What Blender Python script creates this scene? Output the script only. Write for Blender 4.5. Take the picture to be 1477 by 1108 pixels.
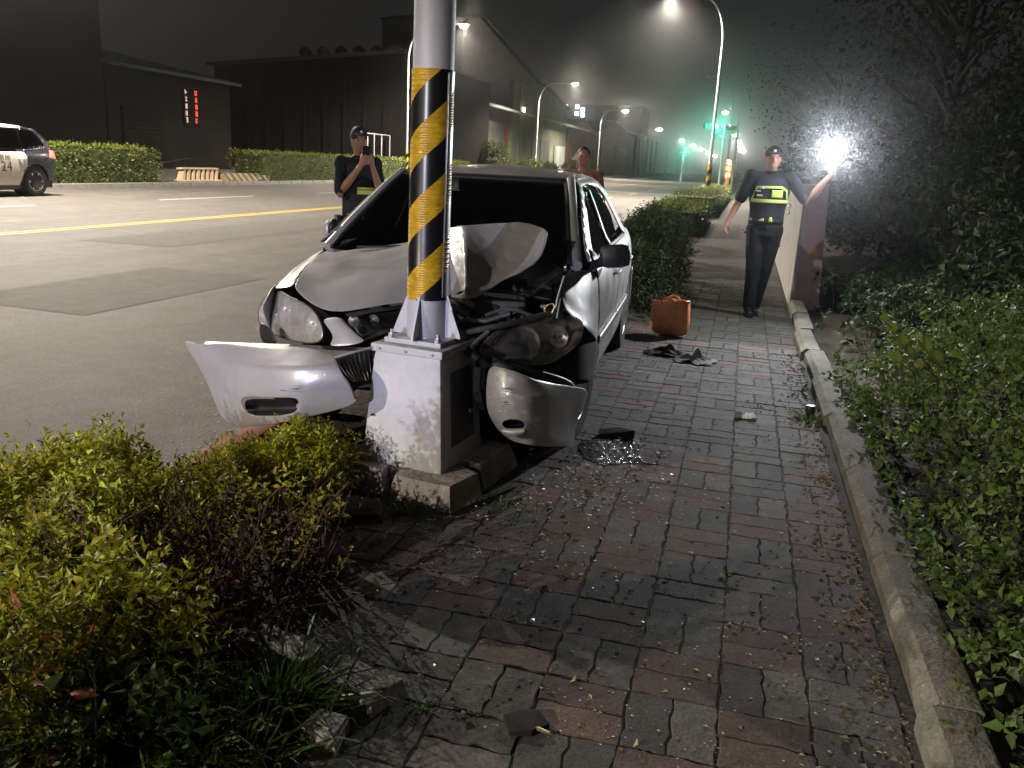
import bpy, bmesh, math, random
import numpy as np
from mathutils import Vector, Matrix, noise as mnoise
random.seed(7); rng = np.random.default_rng(7)
SC = bpy.context.scene
for o in list(bpy.data.objects): bpy.data.objects.remove(o)
C = SC.collection
# ------------------------------------------------------------------ camera
F, CAMH = 1234.0, 1.45
_p, _y, _r = math.radians(14.46), math.radians(14.24), math.radians(2.97)
_d = Vector((-math.sin(_y)*math.cos(_p), math.cos(_y)*math.cos(_p), -math.sin(_p)))
_rt = Vector((math.cos(_y), math.sin(_y), 0)); _up = _rt.cross(_d)
_R = _rt*math.cos(_r) + _up*math.sin(_r); _U = _up*math.cos(_r) - _rt*math.sin(_r)
camd = bpy.data.cameras.new('camera'); cam = bpy.data.objects.new('camera', camd); C.objects.link(cam)
camd.sensor_width = 36; camd.lens = 36*F/1477; camd.clip_start = 0.05; camd.clip_end = 3000
cam.matrix_world = Matrix(((_R.x, _U.x, -_d.x, 0), (_R.y, _U.y, -_d.y, 0), (_R.z, _U.z, -_d.z, CAMH), (0, 0, 0, 1)))
SC.camera = cam
def ray(x, y): return _d + _R*((x-738.5)/F) - _U*((y-554)/F)
def WY(x, y, Y): v = ray(x, y); return Vector((0, 0, CAMH)) + v*(Y/v.y)
def WX(x, y, X): v = ray(x, y); return Vector((0, 0, CAMH)) + v*(X/v.x)
def WZ(x, y, z=0.0): v = ray(x, y); return Vector((0, 0, CAMH)) + v*((z-CAMH)/v.z)
# ------------------------------------------------------------------ night sky, exposure
wd = bpy.data.worlds.new('World'); SC.world = wd; wd.use_nodes = True
nt = wd.node_tree; nt.nodes.clear()
sky = nt.nodes.new('ShaderNodeTexSky'); sky.sky_type = 'NISHITA'; sky.sun_disc = False
sky.sun_elevation = math.radians(-4); sky.sun_rotation = math.radians(60); sky.air_density = 1; sky.dust_density = 2
b1 = nt.nodes.new('ShaderNodeBackground'); b1.inputs[1].default_value = 0.02
b2 = nt.nodes.new('ShaderNodeBackground'); b2.inputs[0].default_value = (1.0, 0.95, 0.92, 1); b2.inputs[1].default_value = 0.0105
ad = nt.nodes.new('ShaderNodeAddShader'); wo = nt.nodes.new('ShaderNodeOutputWorld')
nt.links.new(sky.outputs[0], b1.inputs[0]); nt.links.new(b1.outputs[0], ad.inputs[0]); nt.links.new(b2.outputs[0], ad.inputs[1]); nt.links.new(ad.outputs[0], wo.inputs[0])
SC.view_settings.view_transform = 'Standard'; SC.view_settings.look = 'None'; SC.view_settings.gamma = 1; SC.view_settings.exposure = 0.5
SC.render.engine = 'CYCLES'
cy_ = SC.cycles; cy_.max_bounces = 5; cy_.diffuse_bounces = 2; cy_.glossy_bounces = 3; cy_.transmission_bounces = 3; cy_.volume_bounces = 0; cy_.transparent_max_bounces = 8; cy_.caustics_reflective = False; cy_.caustics_refractive = False
LAMP_W = 21000.0          # street lamp
TORCH_W = 235.0           # officer's torch
WORK_LAMP_W = 680.0           # added work lamp behind the camera
GLOW_HAZE = 0.0016
# ------------------------------------------------------------------ materials
M = {}
def mat(name, col, rough=0.8, metal=0.0, var=0.25, scale=8.0, bump=0.0, bscale=None, spec=0.5, coat=0.0, col2=None, rand=0.0, attr=None, detail=6):
    m = bpy.data.materials.new(name); m.use_nodes = True; n = m.node_tree; L = n.links
    b = n.nodes['Principled BSDF']; b.inputs['Roughness'].default_value = rough; b.inputs['Metallic'].default_value = metal
    b.inputs['Specular IOR Level'].default_value = spec; b.inputs['Coat Weight'].default_value = coat; b.inputs['Coat Roughness'].default_value = 0.08
    c = (*col, 1)
    tc = n.nodes.new('ShaderNodeTexCoord')
    nz = n.nodes.new('ShaderNodeTexNoise'); nz.inputs['Scale'].default_value = scale; nz.inputs['Detail'].default_value = detail; nz.inputs['Roughness'].default_value = 0.65
    L.new(tc.outputs['Object'], nz.inputs['Vector'])
    mx = n.nodes.new('ShaderNodeMix'); mx.data_type = 'RGBA'
    c2 = (*col2, 1) if col2 else tuple(x*(1-var) for x in col)+(1,)
    c1 = c if col2 else tuple(min(1, x*(1+var)) for x in col)+(1,)
    mx.inputs[6].default_value = c1; mx.inputs[7].default_value = c2
    mr = n.nodes.new('ShaderNodeMapRange'); mr.inputs[1].default_value = 0.32; mr.inputs[2].default_value = 0.68
    L.new(nz.outputs[0], mr.inputs[0]); L.new(mr.outputs[0], mx.inputs[0])
    out = mx.outputs[2]
    if rand:
        oi = n.nodes.new('ShaderNodeObjectInfo'); hs = n.nodes.new('ShaderNodeHueSaturation')
        m2 = n.nodes.new('ShaderNodeMapRange'); m2.inputs[3].default_value = 1-rand; m2.inputs[4].default_value = 1+rand
        L.new(oi.outputs['Random'], m2.inputs[0]); L.new(m2.outputs[0], hs.inputs['Value']); L.new(out, hs.inputs['Color']); out = hs.outputs[0]
    if attr:
        at_ = n.nodes.new('ShaderNodeAttribute'); at_.attribute_name = attr; m3 = n.nodes.new('ShaderNodeMix'); m3.data_type = 'RGBA'; m3.blend_type = 'MULTIPLY'; m3.inputs[0].default_value = 1
        L.new(out, m3.inputs[6]); L.new(at_.outputs['Color'], m3.inputs[7]); out = m3.outputs[2]
    L.new(out, b.inputs['Base Color'])
    if bump:
        n2 = n.nodes.new('ShaderNodeTexNoise'); n2.inputs['Scale'].default_value = bscale or scale*4; n2.inputs['Detail'].default_value = 8
        L.new(tc.outputs['Object'], n2.inputs['Vector'])
        bp = n.nodes.new('ShaderNodeBump'); bp.inputs['Strength'].default_value = 1; bp.inputs['Distance'].default_value = bump
        L.new(n2.outputs[0], bp.inputs['Height']); L.new(bp.outputs[0], b.inputs['Normal'])
    M[name] = m; return m
def grain(name, scale, lo, hi):
    m = M[name]; n = m.node_tree; b = n.nodes['Principled BSDF']; src = b.inputs['Base Color'].links[0].from_socket
    tc = n.nodes.new('ShaderNodeTexCoord'); nz = n.nodes.new('ShaderNodeTexNoise'); nz.inputs['Scale'].default_value = scale; nz.inputs['Detail'].default_value = 4; n.links.new(tc.outputs['Object'], nz.inputs[0])
    mr = n.nodes.new('ShaderNodeMapRange'); mr.inputs[1].default_value = .3; mr.inputs[2].default_value = .7; mr.inputs[3].default_value = lo; mr.inputs[4].default_value = hi; n.links.new(nz.outputs[0], mr.inputs[0])
    mx = n.nodes.new('ShaderNodeMix'); mx.data_type = 'RGBA'; mx.blend_type = 'MULTIPLY'; mx.inputs[0].default_value = 1; n.links.new(src, mx.inputs[6]); n.links.new(mr.outputs[0], mx.inputs[7]); n.links.new(mx.outputs[2], b.inputs['Base Color'])
def emis(name, col, s):
    m = bpy.data.materials.new(name); m.use_nodes = True; b = m.node_tree.nodes['Principled BSDF']
    b.inputs['Base Color'].default_value = (*[min(1, c*.6) for c in col], 1); b.inputs['Emission Color'].default_value = (*col, 1); b.inputs['Emission Strength'].default_value = s; m.cycles.emission_sampling = 'AUTO' if 'torch' in name else 'NONE'; M[name] = m; return m
def glass(name, tint, rough=0.03, alpha=0.35, spec=0.5):
    m = bpy.data.materials.new(name); m.use_nodes = True; n = m.node_tree; L = n.links; n.nodes.remove(n.nodes['Principled BSDF'])
    o = n.nodes['Material Output']; t = n.nodes.new('ShaderNodeBsdfTransparent'); t.inputs[0].default_value = (*tint, 1)
    g = n.nodes.new('ShaderNodeBsdfGlossy'); g.inputs['Roughness'].default_value = rough
    lw = n.nodes.new('ShaderNodeLayerWeight'); pw_ = n.nodes.new('ShaderNodeMath'); pw_.operation = 'POWER'; pw_.inputs[1].default_value = 4; L.new(lw.outputs['Facing'], pw_.inputs[0]); fr = n.nodes.new('ShaderNodeMath'); fr.operation = 'MULTIPLY_ADD'; fr.inputs[1].default_value = .55; fr.inputs[2].default_value = .05; L.new(pw_.outputs[0], fr.inputs[0]); mx = n.nodes.new('ShaderNodeMixShader')
    L.new(fr.outputs[0], mx.inputs[0]); L.new(t.outputs[0], mx.inputs[1]); L.new(g.outputs[0], mx.inputs[2]); L.new(mx.outputs[0], o.inputs[0]); M[name] = m; return m
# ------------------------------------------------------------------ builders
def mesh(name, vs, fs):
    me = bpy.data.meshes.new(name); me.from_pydata([tuple(v) for v in vs], [], fs); me.update(); return me
def put(name, me, m=None, parent=None, smooth=False, label=None, cat=None, group=None, kind=None, loc=None):
    if isinstance(m, str): m = M[m]
    o = bpy.data.objects.new(name, me); C.objects.link(o)
    if m is not None and len(me.materials) == 0: me.materials.append(m)
    if parent: o.parent = parent
    if smooth: me.polygons.foreach_set('use_smooth', [True]*len(me.polygons))
    if loc is not None: o.location = loc
    if label: o['label'] = label
    if cat: o['category'] = cat
    if group: o['group'] = group
    if kind: o['kind'] = kind
    return o
def thing(name, label, cat, loc=(0, 0, 0), rotz=0.0, group=None):
    o = bpy.data.objects.new(name, None); C.objects.link(o); o.location = loc; o.rotation_euler = (0, 0, rotz); o.empty_display_size = .2
    o['label'] = label; o['category'] = cat
    if group: o['group'] = group
    return o
def copy_tree(o, parent=None):
    c = o.copy(); C.objects.link(c); c.parent = parent
    for ch in o.children: copy_tree(ch, c)
    return c
class MB:                                  # collects simple solids into one mesh
    def __init__(s): s.v = []; s.f = []
    def add(s, vs, fs):
        k = len(s.v); s.v += [Vector(v) for v in vs]; s.f += [tuple(i+k for i in f) for f in fs]; return s
    def box(s, a, b, rz=0, c=None, rx=0, ry=0, taper=1.0):
        a, b = Vector(a), Vector(b); m = (a+b)/2; h = (b-a)/2; vs = []
        for z in (-1, 1):
            k = taper if z > 0 else 1
            for x, y in ((-1, -1), (1, -1), (1, 1), (-1, 1)): vs.append(Vector((x*h.x*k, y*h.y*k, z*h.z)))
        R = Matrix.Rotation(rz, 3, 'Z') @ Matrix.Rotation(ry, 3, 'Y') @ Matrix.Rotation(rx, 3, 'X')
        vs = [R @ v + m for v in vs]
        return s.add(vs, [(3, 2, 1, 0), (4, 5, 6, 7), (0, 1, 5, 4), (1, 2, 6, 5), (2, 3, 7, 6), (3, 0, 4, 7)])
    def tube(s, pts, r, n=8, cap=True, sx=1.0):
        pts = [Vector(p) for p in pts]; rs = r if isinstance(r, (list, tuple)) else [r]*len(pts); k0 = len(s.v)
        ref = None
        for i, p in enumerate(pts):
            t = (pts[min(i+1, len(pts)-1)] - pts[max(i-1, 0)]).normalized()
            if ref is None: ref = t.orthogonal().normalized()
            ref = (ref - t*ref.dot(t)).normalized(); q = t.cross(ref)
            for j in range(n):
                a = 2*math.pi*j/n; s.v.append(p + (ref*math.cos(a)*sx + q*math.sin(a))*rs[i])
        for i in range(len(pts)-1):
            for j in range(n):
                a = k0+i*n+j; b = k0+i*n+(j+1) % n; s.f.append((a, b, b+n, a+n))
        if cap: s.f.append(tuple(k0+j for j in reversed(range(n)))); s.f.append(tuple(k0+(len(pts)-1)*n+j for j in range(n)))
        return s
    def lathe(s, prof, axis='Z', c=(0, 0, 0), n=24):
        c = Vector(c); k0 = len(s.v)
        for r, h in prof:
            for j in range(n):
                a = 2*math.pi*j/n; x, y = r*math.cos(a), r*math.sin(a)
                s.v.append(c + (Vector((x, y, h)) if axis == 'Z' else Vector((h, x, y)) if axis == 'X' else Vector((y, h, x))))
        for i in range(len(prof)-1):
            for j in range(n):
                a = k0+i*n+j; b = k0+i*n+(j+1) % n; s.f.append((a, b, b+n, a+n))
        s.f.append(tuple(k0+j for j in reversed(range(n)))); s.f.append(tuple(k0+(len(prof)-1)*n+j for j in range(n)))
        return s
    def prism(s, poly, h0, h1, axis='Z'):   # poly in the plane across axis
        n = len(poly); mk = {'Z': lambda p, h: (p[0], p[1], h), 'X': lambda p, h: (h, p[0], p[1]), 'Y': lambda p, h: (p[0], h, p[1])}[axis]
        return s.add([mk(p, h0) for p in poly]+[mk(p, h1) for p in poly], [tuple(reversed(range(n))), tuple(range(n, 2*n))]+[(i, (i+1) % n, n+(i+1) % n, n+i) for i in range(n)])
    def ball(s, c, r, seg=10, rings=7):
        c = Vector(c); r = Vector(r if isinstance(r, (tuple, list, Vector)) else (r, r, r)); prof = []
        k0 = len(s.v)
        for i in range(1, rings):
            t = math.pi*i/rings
            for j in range(seg):
                a = 2*math.pi*j/seg; s.v.append(c+Vector((r.x*math.sin(t)*math.cos(a), r.y*math.sin(t)*math.sin(a), -r.z*math.cos(t))))
        for i in range(rings-2):
            for j in range(seg):
                a = k0+i*seg+j; b = k0+i*seg+(j+1) % seg; s.f.append((a, b, b+seg, a+seg))
        s.v.append(c-Vector((0, 0, r.z))); s.v.append(c+Vector((0, 0, r.z))); k = len(s.v)
        for j in range(seg):
            s.f.append((k-2, k0+(j+1) % seg, k0+j)); q = k0+(rings-2)*seg; s.f.append((k-1, q+j, q+(j+1) % seg))
        return s
    def build(s, name, m, parent=None, smooth=False, bevel=0, fix=True, **kw):
        me = bpy.data.meshes.new(name)
        bm = bmesh.new(); vv = [bm.verts.new(v) for v in s.v]
        for f in s.f:
            try: bm.faces.new([vv[i] for i in f])
            except ValueError: pass
        if fix: bmesh.ops.recalc_face_normals(bm, faces=bm.faces)
        if bevel:
            es = [e for e in bm.edges if len(e.link_faces) == 2 and e.calc_face_angle(0) > .6]
            bmesh.ops.bevel(bm, geom=es, offset=bevel, segments=2, profile=.6, affect='EDGES')
        bm.to_mesh(me); bm.free()
        o = put(name, me, m, parent, smooth, **kw)
        if smooth: smooth_angle(me, 40)
        return o
def smooth_angle(me, deg):
    bm = bmesh.new(); bm.from_mesh(me); a = math.radians(deg)
    for e in bm.edges: e.smooth = not (len(e.link_faces) == 2 and e.calc_face_angle(0) > a)
    for f in bm.faces: f.smooth = True
    bm.to_mesh(me); bm.free()
def clip_poly(poly, ax, lim, sgn):
    out = []
    for i in range(len(poly)):
        a, b = poly[i-1], poly[i]; da, db = sgn*(a[ax]-lim), sgn*(b[ax]-lim)
        if (da <= 0) != (db <= 0):
            t = da/(da-db); out.append((a[0]+(b[0]-a[0])*t, a[1]+(b[1]-a[1])*t))
        if db <= 0: out.append(b)
    return out
def panel(name, outline, fn, cell, m, parent=None, thick=.004, smooth=True, **kw):
    """a sheet whose edge is the 2-D outline, laid on the surface fn(a, b) -> 3-D"""
    xs = [p[0] for p in outline]; ys = [p[1] for p in outline]; cx, cy = cell if isinstance(cell, tuple) else (cell, cell)
    bm = bmesh.new(); key = {}
    def vert(p):
        k = (round(p[0], 4), round(p[1], 4))
        if k not in key: key[k] = bm.verts.new(fn(*k))
        return key[k]
    for i in range(int(math.floor(min(xs)/cx)), int(math.ceil(max(xs)/cx))):
        col = clip_poly(clip_poly(outline, 0, i*cx, -1), 0, (i+1)*cx, 1)
        if len(col) < 3: continue
        for j in range(int(math.floor(min(ys)/cy)), int(math.ceil(max(ys)/cy))):
            q = clip_poly(clip_poly(col, 1, j*cy, -1), 1, (j+1)*cy, 1)
            vs = []
            for p in q:
                v = vert(p)
                if v not in vs: vs.append(v)
            if len(vs) >= 3:
                try: bm.faces.new(vs)
                except ValueError: pass
    bmesh.ops.recalc_face_normals(bm, faces=bm.faces)
    me = bpy.data.meshes.new(name); bm.to_mesh(me); bm.free()
    o = put(name, me, m, parent, smooth, **kw)
    if thick:
        s = o.modifiers.new('t', 'SOLIDIFY'); s.thickness = abs(thick); s.offset = 0 
    return o
def patch(name, grid, m, parent=None, sub=2, thick=.004, holes=(), inv=None, rows={}, cols={}, **kw):
    """a sheet through a grid of points, rounded by subdivision"""
    R, K = len(grid), len(grid[0]); vs = [Vector(p) for row in grid for p in row]
    if inv: vs = [inv @ v for v in vs]
    fs = [(r*K+c, r*K+c+1, (r+1)*K+c+1, (r+1)*K+c) for r in range(R-1) for c in range(K-1) if (r, c) not in holes]
    me = mesh(name, vs, fs)
    if rows or cols:
        cr = me.attributes.new('crease_edge', 'FLOAT', 'EDGE')
        for e in me.edges:
            a, b = e.vertices; ra, ca, rb_, cb = a//K, a % K, b//K, b % K
            cr.data[e.index].value = rows.get(ra, 0) if ra == rb_ else cols.get(ca, 0) if ca == cb else 0
    o = put(name, me, m, parent, True, **kw)
    if thick: s = o.modifiers.new('t', 'SOLIDIFY'); s.thickness = thick; s.offset = 0
    s = o.modifiers.new('s', 'SUBSURF'); s.levels = s.render_levels = sub; s.boundary_smooth = 'PRESERVE_CORNERS'
    return o
def px(rows): return [[WY(*p) for p in r] for r in rows]
def smoothstep(t): t = max(0, min(1, t)); return t*t*(3-2*t)
def interp(x, xs, ys): return float(np.interp(x, xs, ys))
def arc(cx, cy, r, a0, a1, n): return [(cx+r*math.cos(math.radians(a0+(a1-a0)*i/n)), cy+r*math.sin(math.radians(a0+(a1-a0)*i/n))) for i in range(n+1)]
def light(name, kind, loc, power, col, parent=None, size=.1, target=None, spot=60, blend=.3):
    l = bpy.data.lights.new(name, kind); l.energy = power; l.color = col; o = bpy.data.objects.new(name, l); C.objects.link(o); o.location = loc
    if kind in ('POINT', 'SPOT'): l.shadow_soft_size = size
    if kind == 'SPOT': l.spot_size = math.radians(spot); l.spot_blend = blend
    if target is not None: o.rotation_euler = (Vector(target)-Vector(loc)).to_track_quat('-Z', 'Y').to_euler()
    if parent: o.parent = parent
    return o
# leaves: every leaf a small folded blade (4 triangles), one mesh, colour per leaf
def leaf_mesh(name, P, D, S, width=.42, fold=.25, tint=None, curl=.25):
    P = np.asarray(P, float); D = np.asarray(D, float); n = len(P); S = np.broadcast_to(np.asarray(S, float), (n,))[:, None]
    D = D/np.linalg.norm(D, axis=1, keepdims=True)
    q = rng.normal(size=(n, 3)); q[:, 2] += 1.2; sd = np.cross(D, q); sd /= np.linalg.norm(sd, axis=1, keepdims=True)+1e-9; nn = np.cross(sd, D)
    V = np.empty((n, 6, 3))
    V[:, 0] = P; V[:, 1] = P+D*S*.45-nn*S*.04; V[:, 2] = P+D*S-nn*S*curl
    V[:, 3] = P+D*S*.42+sd*S*width*.5+nn*S*fold*.4; V[:, 4] = P+D*S*.42-sd*S*width*.5+nn*S*fold*.4; V[:, 5] = P+D*S*.02
    V = V[:, :5].reshape(-1, 3)
    T = np.array([[0, 3, 1], [3, 2, 1], [0, 1, 4], [1, 2, 4]]); Fc = (T[None]+5*np.arange(n)[:, None, None]).reshape(-1, 3)
    me = bpy.data.meshes.new(name); me.vertices.add(len(V)); me.vertices.foreach_set('co', V.ravel())
    me.loops.add(Fc.size); me.loops.foreach_set('vertex_index', Fc.ravel().astype(np.int32))
    me.polygons.add(len(Fc)); me.polygons.foreach_set('loop_start', np.arange(0, Fc.size, 3, dtype=np.int32)); me.polygons.foreach_set('loop_total', np.full(len(Fc), 3, dtype=np.int32))
    me.update(); a = me.attributes.new('tint', 'FLOAT_COLOR', 'POINT')
    if tint is None: tint = np.ones((n, 3))
    col = np.ones((n, 5, 4)); col[:, :, :3] = np.asarray(tint)[:, None, :]
    a.data.foreach_set('color', col.ravel()); return me
def tints(n, lo=.6, hi=1.35, hue=.15):
    v = rng.uniform(lo, hi, (n, 1)); return v*(1+rng.uniform(-hue, hue, (n, 3)))
def leafmat(name, col, rough=.45, trans=.25):
    m = mat(name, col, rough, var=.3, scale=3, attr='tint', spec=.4); b = m.node_tree.nodes['Principled BSDF']
    n = m.node_tree; tr = n.nodes.new('ShaderNodeBsdfTranslucent'); mx = n.nodes.new('ShaderNodeMixShader'); mx.inputs[0].default_value = trans
    src = b.inputs['Base Color'].links[0].from_socket; n.links.new(src, tr.inputs[0]); n.links.new(b.outputs[0], mx.inputs[1]); n.links.new(tr.outputs[0], mx.inputs[2]); n.links.new(mx.outputs[0], n.nodes['Material Output'].inputs[0]); return m
# ------------------------------------------------------------------ palette
mat('asphalt', (.098, .090, .081), .78, var=.16, scale=.9, bump=.004, bscale=90)
mat('soil', (.055, .042, .030), .95, var=.4, scale=6, bump=.02, bscale=30)
mat('far_ground', (.05, .047, .042), .95, var=.3, scale=.3)
mat('sand', (.050, .044, .036), .95, var=.4, scale=12, bump=.006, bscale=80)
mat('concrete', (.30, .29, .27), .9, var=.28, scale=5, bump=.006, bscale=40, col2=(.17, .155, .135))
mat('concrete_old', (.24, .22, .19), .92, var=.3, scale=9, bump=.008, bscale=45, col2=(.11, .10, .08))
mat('red_paint', (.36, .06, .045), .7, var=.3, scale=14, bump=.003, bscale=60, col2=(.20, .07, .05))
mat('white_paint', (.62, .61, .58), .7, var=.15, scale=9, bump=.002, bscale=90, col2=(.38, .37, .35))
mat('yellow_paint', (.62, .40, .07), .7, var=.15, scale=9, bump=.002, bscale=90, col2=(.42, .27, .06))
mat('brick_red', (.122, .080, .062), .84, scale=16, bump=.0022, bscale=150, col2=(.080, .054, .042), rand=.28)
mat('brick_grey', (.108, .102, .090), .84, scale=16, bump=.0022, bscale=150, col2=(.064, .060, .052), rand=.3)
mat('pave_far', (.10, .092, .082), .88, var=.35, scale=5, bump=.004, bscale=60)
mat('galv', (.44, .44, .455), .52, .08, var=.12, scale=3, bump=.001, bscale=40, rand=.05)
mat('cabinet_grey', (.46, .455, .45), .6, var=.14, scale=3, bump=.0008, bscale=60)
mat('black', (.012, .012, .013), .5, var=.3, scale=10)
mat('rubber', (.018, .018, .018), .85, var=.3, scale=20)
mat('dark_steel', (.10, .10, .10), .45, .6, var=.3, scale=15)
mat('steel', (.55, .55, .56), .3, .9, var=.15, scale=15)
grain('asphalt', 70, .55, 1.5); grain('asphalt', 4, .82, 1.15); grain('asphalt', 1.0, .8, 1.12); grain('brick_red', 90, .6, 1.35); grain('brick_grey', 90, .6, 1.35); grain('brick_red', 5, .7, 1.2); grain('brick_grey', 5, .7, 1.2); grain('cabinet_grey', 30, .93, 1.05); grain('concrete_old', 60, .7, 1.25)
# tyre-worn streaks along the lanes
n_ = M['asphalt'].node_tree; nz_ = [x for x in n_.nodes if x.type == 'TEX_NOISE' and abs(x.inputs['Scale'].default_value-1.0) < 1e-6][0]; mp_ = n_.nodes.new('ShaderNodeMapping'); mp_.inputs['Scale'].default_value = (2.2, .05, 1); tcx = n_.nodes.new('ShaderNodeTexCoord'); n_.links.new(tcx.outputs['Object'], mp_.inputs[0]); n_.links.new(mp_.outputs[0], nz_.inputs[0])
for nm_ in ('brick_red', 'brick_grey', 'concrete_mossy' if 'concrete_mossy' in M else 'concrete_old'):
    n_ = M[nm_].node_tree; ge_ = n_.nodes.new('ShaderNodeNewGeometry')
    for l_ in list(n_.links):
        if l_.from_node.type == 'TEX_COORD': t_ = l_.to_socket; n_.links.remove(l_); n_.links.new(ge_.outputs['Position'], t_)
# ------------------------------------------------------------------ ground, road, pavements
KX = -2.48                      # road face of the near kerb
FK = -22.5                      # far kerb
def sheet(name, x0, x1, y0, y1, z, m, ny=1, nx=1, bumpz=0, **kw):
    vs = []; fs = []
    for j in range(ny+1):
        for i in range(nx+1):
            x = x0+(x1-x0)*i/nx; y = y0+(y1-y0)*j/ny
            vs.append((x, y, z+(bumpz*mnoise.noise((x*2.1, y*2.1, 3)) if bumpz else 0)))
    for j in range(ny):
        for i in range(nx): a = j*(nx+1)+i; fs.append((a, a+1, a+nx+2, a+nx+1))
    return put(name, mesh(name, vs, fs), m, kind=kw.pop('kind', 'structure'), **kw)
sheet('ground', -600, 600, -300, 1500, -.32, 'far_ground')
road = sheet('road', FK, KX, -60, 1200, -.15, 'asphalt')
sheet('far_pavement', -60, FK-.16, -60, 1200, -.012, 'pave_far')
sheet('planting_strip', KX+.13, -1.55, 2.0, 8.2, -.04, 'soil', 40, 8, .04); sheet('planting_strip', KX+.13, -.62, 8.2, 60, -.025, 'soil', 70, 8, .05)
sheet('planting_strip', KX+.13, -1.1, -8, 2.0, -.04, 'soil', 20, 6, .05)
side = sheet('sidewalk', -1.95, .66, -6, 300, -.0045, 'sand')
side.data.materials[0] = M['sand']
far_side = sheet('sidewalk', -.9, .62, 12.2, 160, -.004, 'pave_far')
# verge on the right: a rising bank
vs = []; fs = []; nx, ny = 14, 60
for j in range(ny+1):
    for i in range(nx+1):
        x = .78+(i/nx)**1.7*26; y = -4+j/ny*90
        z = -.02+.55*smoothstep((x-.9)/5)+.10*mnoise.noise((x*.9, y*.7, 1))*min(1, (x-.78)*2)
        vs.append((x, y, z))
for j in range(ny):
    for i in range(nx): a = j*(nx+1)+i; fs.append((a, a+1, a+nx+2, a+nx+1))
put('verge', mesh('verge', vs, fs), 'soil', smooth=True, kind='structure')
# painted lines are parts of the road
def stripe(x, w, y0, y1, m, name='lane_line'):
    return put(name, mesh(name, [(x-w/2, y0, -.146), (x+w/2, y0, -.146), (x+w/2, y1, -.146), (x-w/2, y1, -.146)], [(0, 1, 2, 3)]), m, road)
stripe(-12.2, .12, -40, 150, 'yellow_paint', 'centre_line'); stripe(-11.98, .12, -40, 150, 'yellow_paint', 'centre_line')
for k in range(11): stripe(-16.9, .14, 22.6+k*10-20, 27.8+k*10-20, 'white_paint')
for k in range(14): stripe(-7.3, .12, 11+k*12+34, 16+k*12+34, 'white_paint')
stripe(-3.0, .12, 40, 150, 'white_paint', 'edge_line')
for x0 in (-11.6, -7.2): put('stop_line', mesh('stop_line', [(x0, 62, -.145), (x0+4, 62, -.145), (x0+4, 62.5, -.145), (x0, 62.5, -.145)], [(0, 1, 2, 3)]), 'white_paint', road)
# repairs and skid marks in the near lane
mat('asphalt_patch', (.086, .080, .073), .85, var=.25, scale=5, bump=.004, bscale=80); mat('skid', (.070, .065, .060), .7, var=.4, scale=14); grain('asphalt_patch', 70, .55, 1.5)
def flat(name, pts, m, z=-.1465): return put(name, mesh(name, [(x, y, z) for x, y in pts], [tuple(range(len(pts)))]), m, road)
flat('asphalt_patch', [(-7.6, 6.8), (-5.9, 6.7), (-5.85, 9.9), (-7.55, 10.0)], 'asphalt_patch'); flat('asphalt_patch', [(-10.6, 12), (-8.9, 12.1), (-8.8, 26), (-10.5, 26.2)], 'asphalt_patch'); flat('asphalt_patch', [(-4.6, 10.5), (-3.4, 10.4), (-3.3, 17), (-4.55, 17.1)], 'asphalt_patch')
for off_ in (0, 1.45):
    a_ = [(-6.4+off_+.6*t*t*2.2+1.3*t, 15.5-8.6*t) for t in [i/10 for i in range(11)]]; put('skid_mark', mesh('skid_mark', [(x-.07, y, -.1455) for x, y in a_]+[(x+.07, y, -.1455) for x, y in a_], [(i, 11+i, 12+i, i+1) for i in range(10)]), 'skid', road)
# kerbs: stones one by one near the camera
kerb = put('kerb', mesh('kerb', [(KX+.02, -40, -.16), (KX+.10, -40, -.16), (KX+.10, 300, -.16), (KX+.02, 300, -.16), (KX+.02, -40, -.05), (KX+.10, -40, -.05), (KX+.10, 300, -.05), (KX+.02, 300, -.05)], [(0, 1, 2, 3), (4, 5, 6, 7), (0, 1, 5, 4), (1, 2, 6, 5), (2, 3, 7, 6), (3, 0, 4, 7)]), 'concrete_old', kind='structure')
def kerbstone(L, w, h, seed=0, topbev=.02, cracked=False):
    b = MB().prism([(0, -h), (w, -h), (w, -.005), (w-.01, 0), (topbev, 0), (0, -topbev)], 0, L, 'Y')
    me = bpy.data.meshes.new('kerb_stone'); bm = bmesh.new(); vv = [bm.verts.new(v) for v in b.v]
    for f in b.f: bm.faces.new([vv[i] for i in f])
    bmesh.ops.recalc_face_normals(bm, faces=bm.faces); bmesh.ops.subdivide_edges(bm, edges=[e for e in bm.edges if e.calc_length() > .3], cuts=8)
    for v in bm.verts: d = mnoise.noise((v.co.x*9+seed*7, v.co.y*4, v.co.z*9)); v.co.x += .004*d; v.co.z += .004*mnoise.noise((v.co.y*3, seed*3.1, 2))
    bm.to_mesh(me); bm.free(); smooth_angle(me, 35); return me
ks = [kerbstone(.985, .15, .17, s) for s in range(3)]
for k in range(14):
    me = ks[k % 3].copy(); me.materials.clear(); red = (k in (0, 1, 2, 3, 4, 5, 6, 7, 8, 9))
    o = put('kerb_stone', me, 'red_paint' if red else 'concrete_old', kerb, loc=(KX, -1+k*1.0, 0))
fkerb = put('far_kerb', MB().box((FK-.14, -60, -.2), (FK-.02, 400, -.03)).build('far_kerb', 'concrete').data, None, kind='structure') if False else None
far_kerb = MB().box((FK-.16, -60, -.2), (FK, 19, -.0)).box((FK-.16, 73, -.2), (FK, 500, 0)).build('far_kerb', 'concrete', kind='structure')
me_fk = MB().box((0, 0, -.2), (.16, 1.17, 0)).build('kerb_stone', 'concrete', far_kerb, bevel=.012); me_fk.location = (FK-.16, 19, 0)
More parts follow.
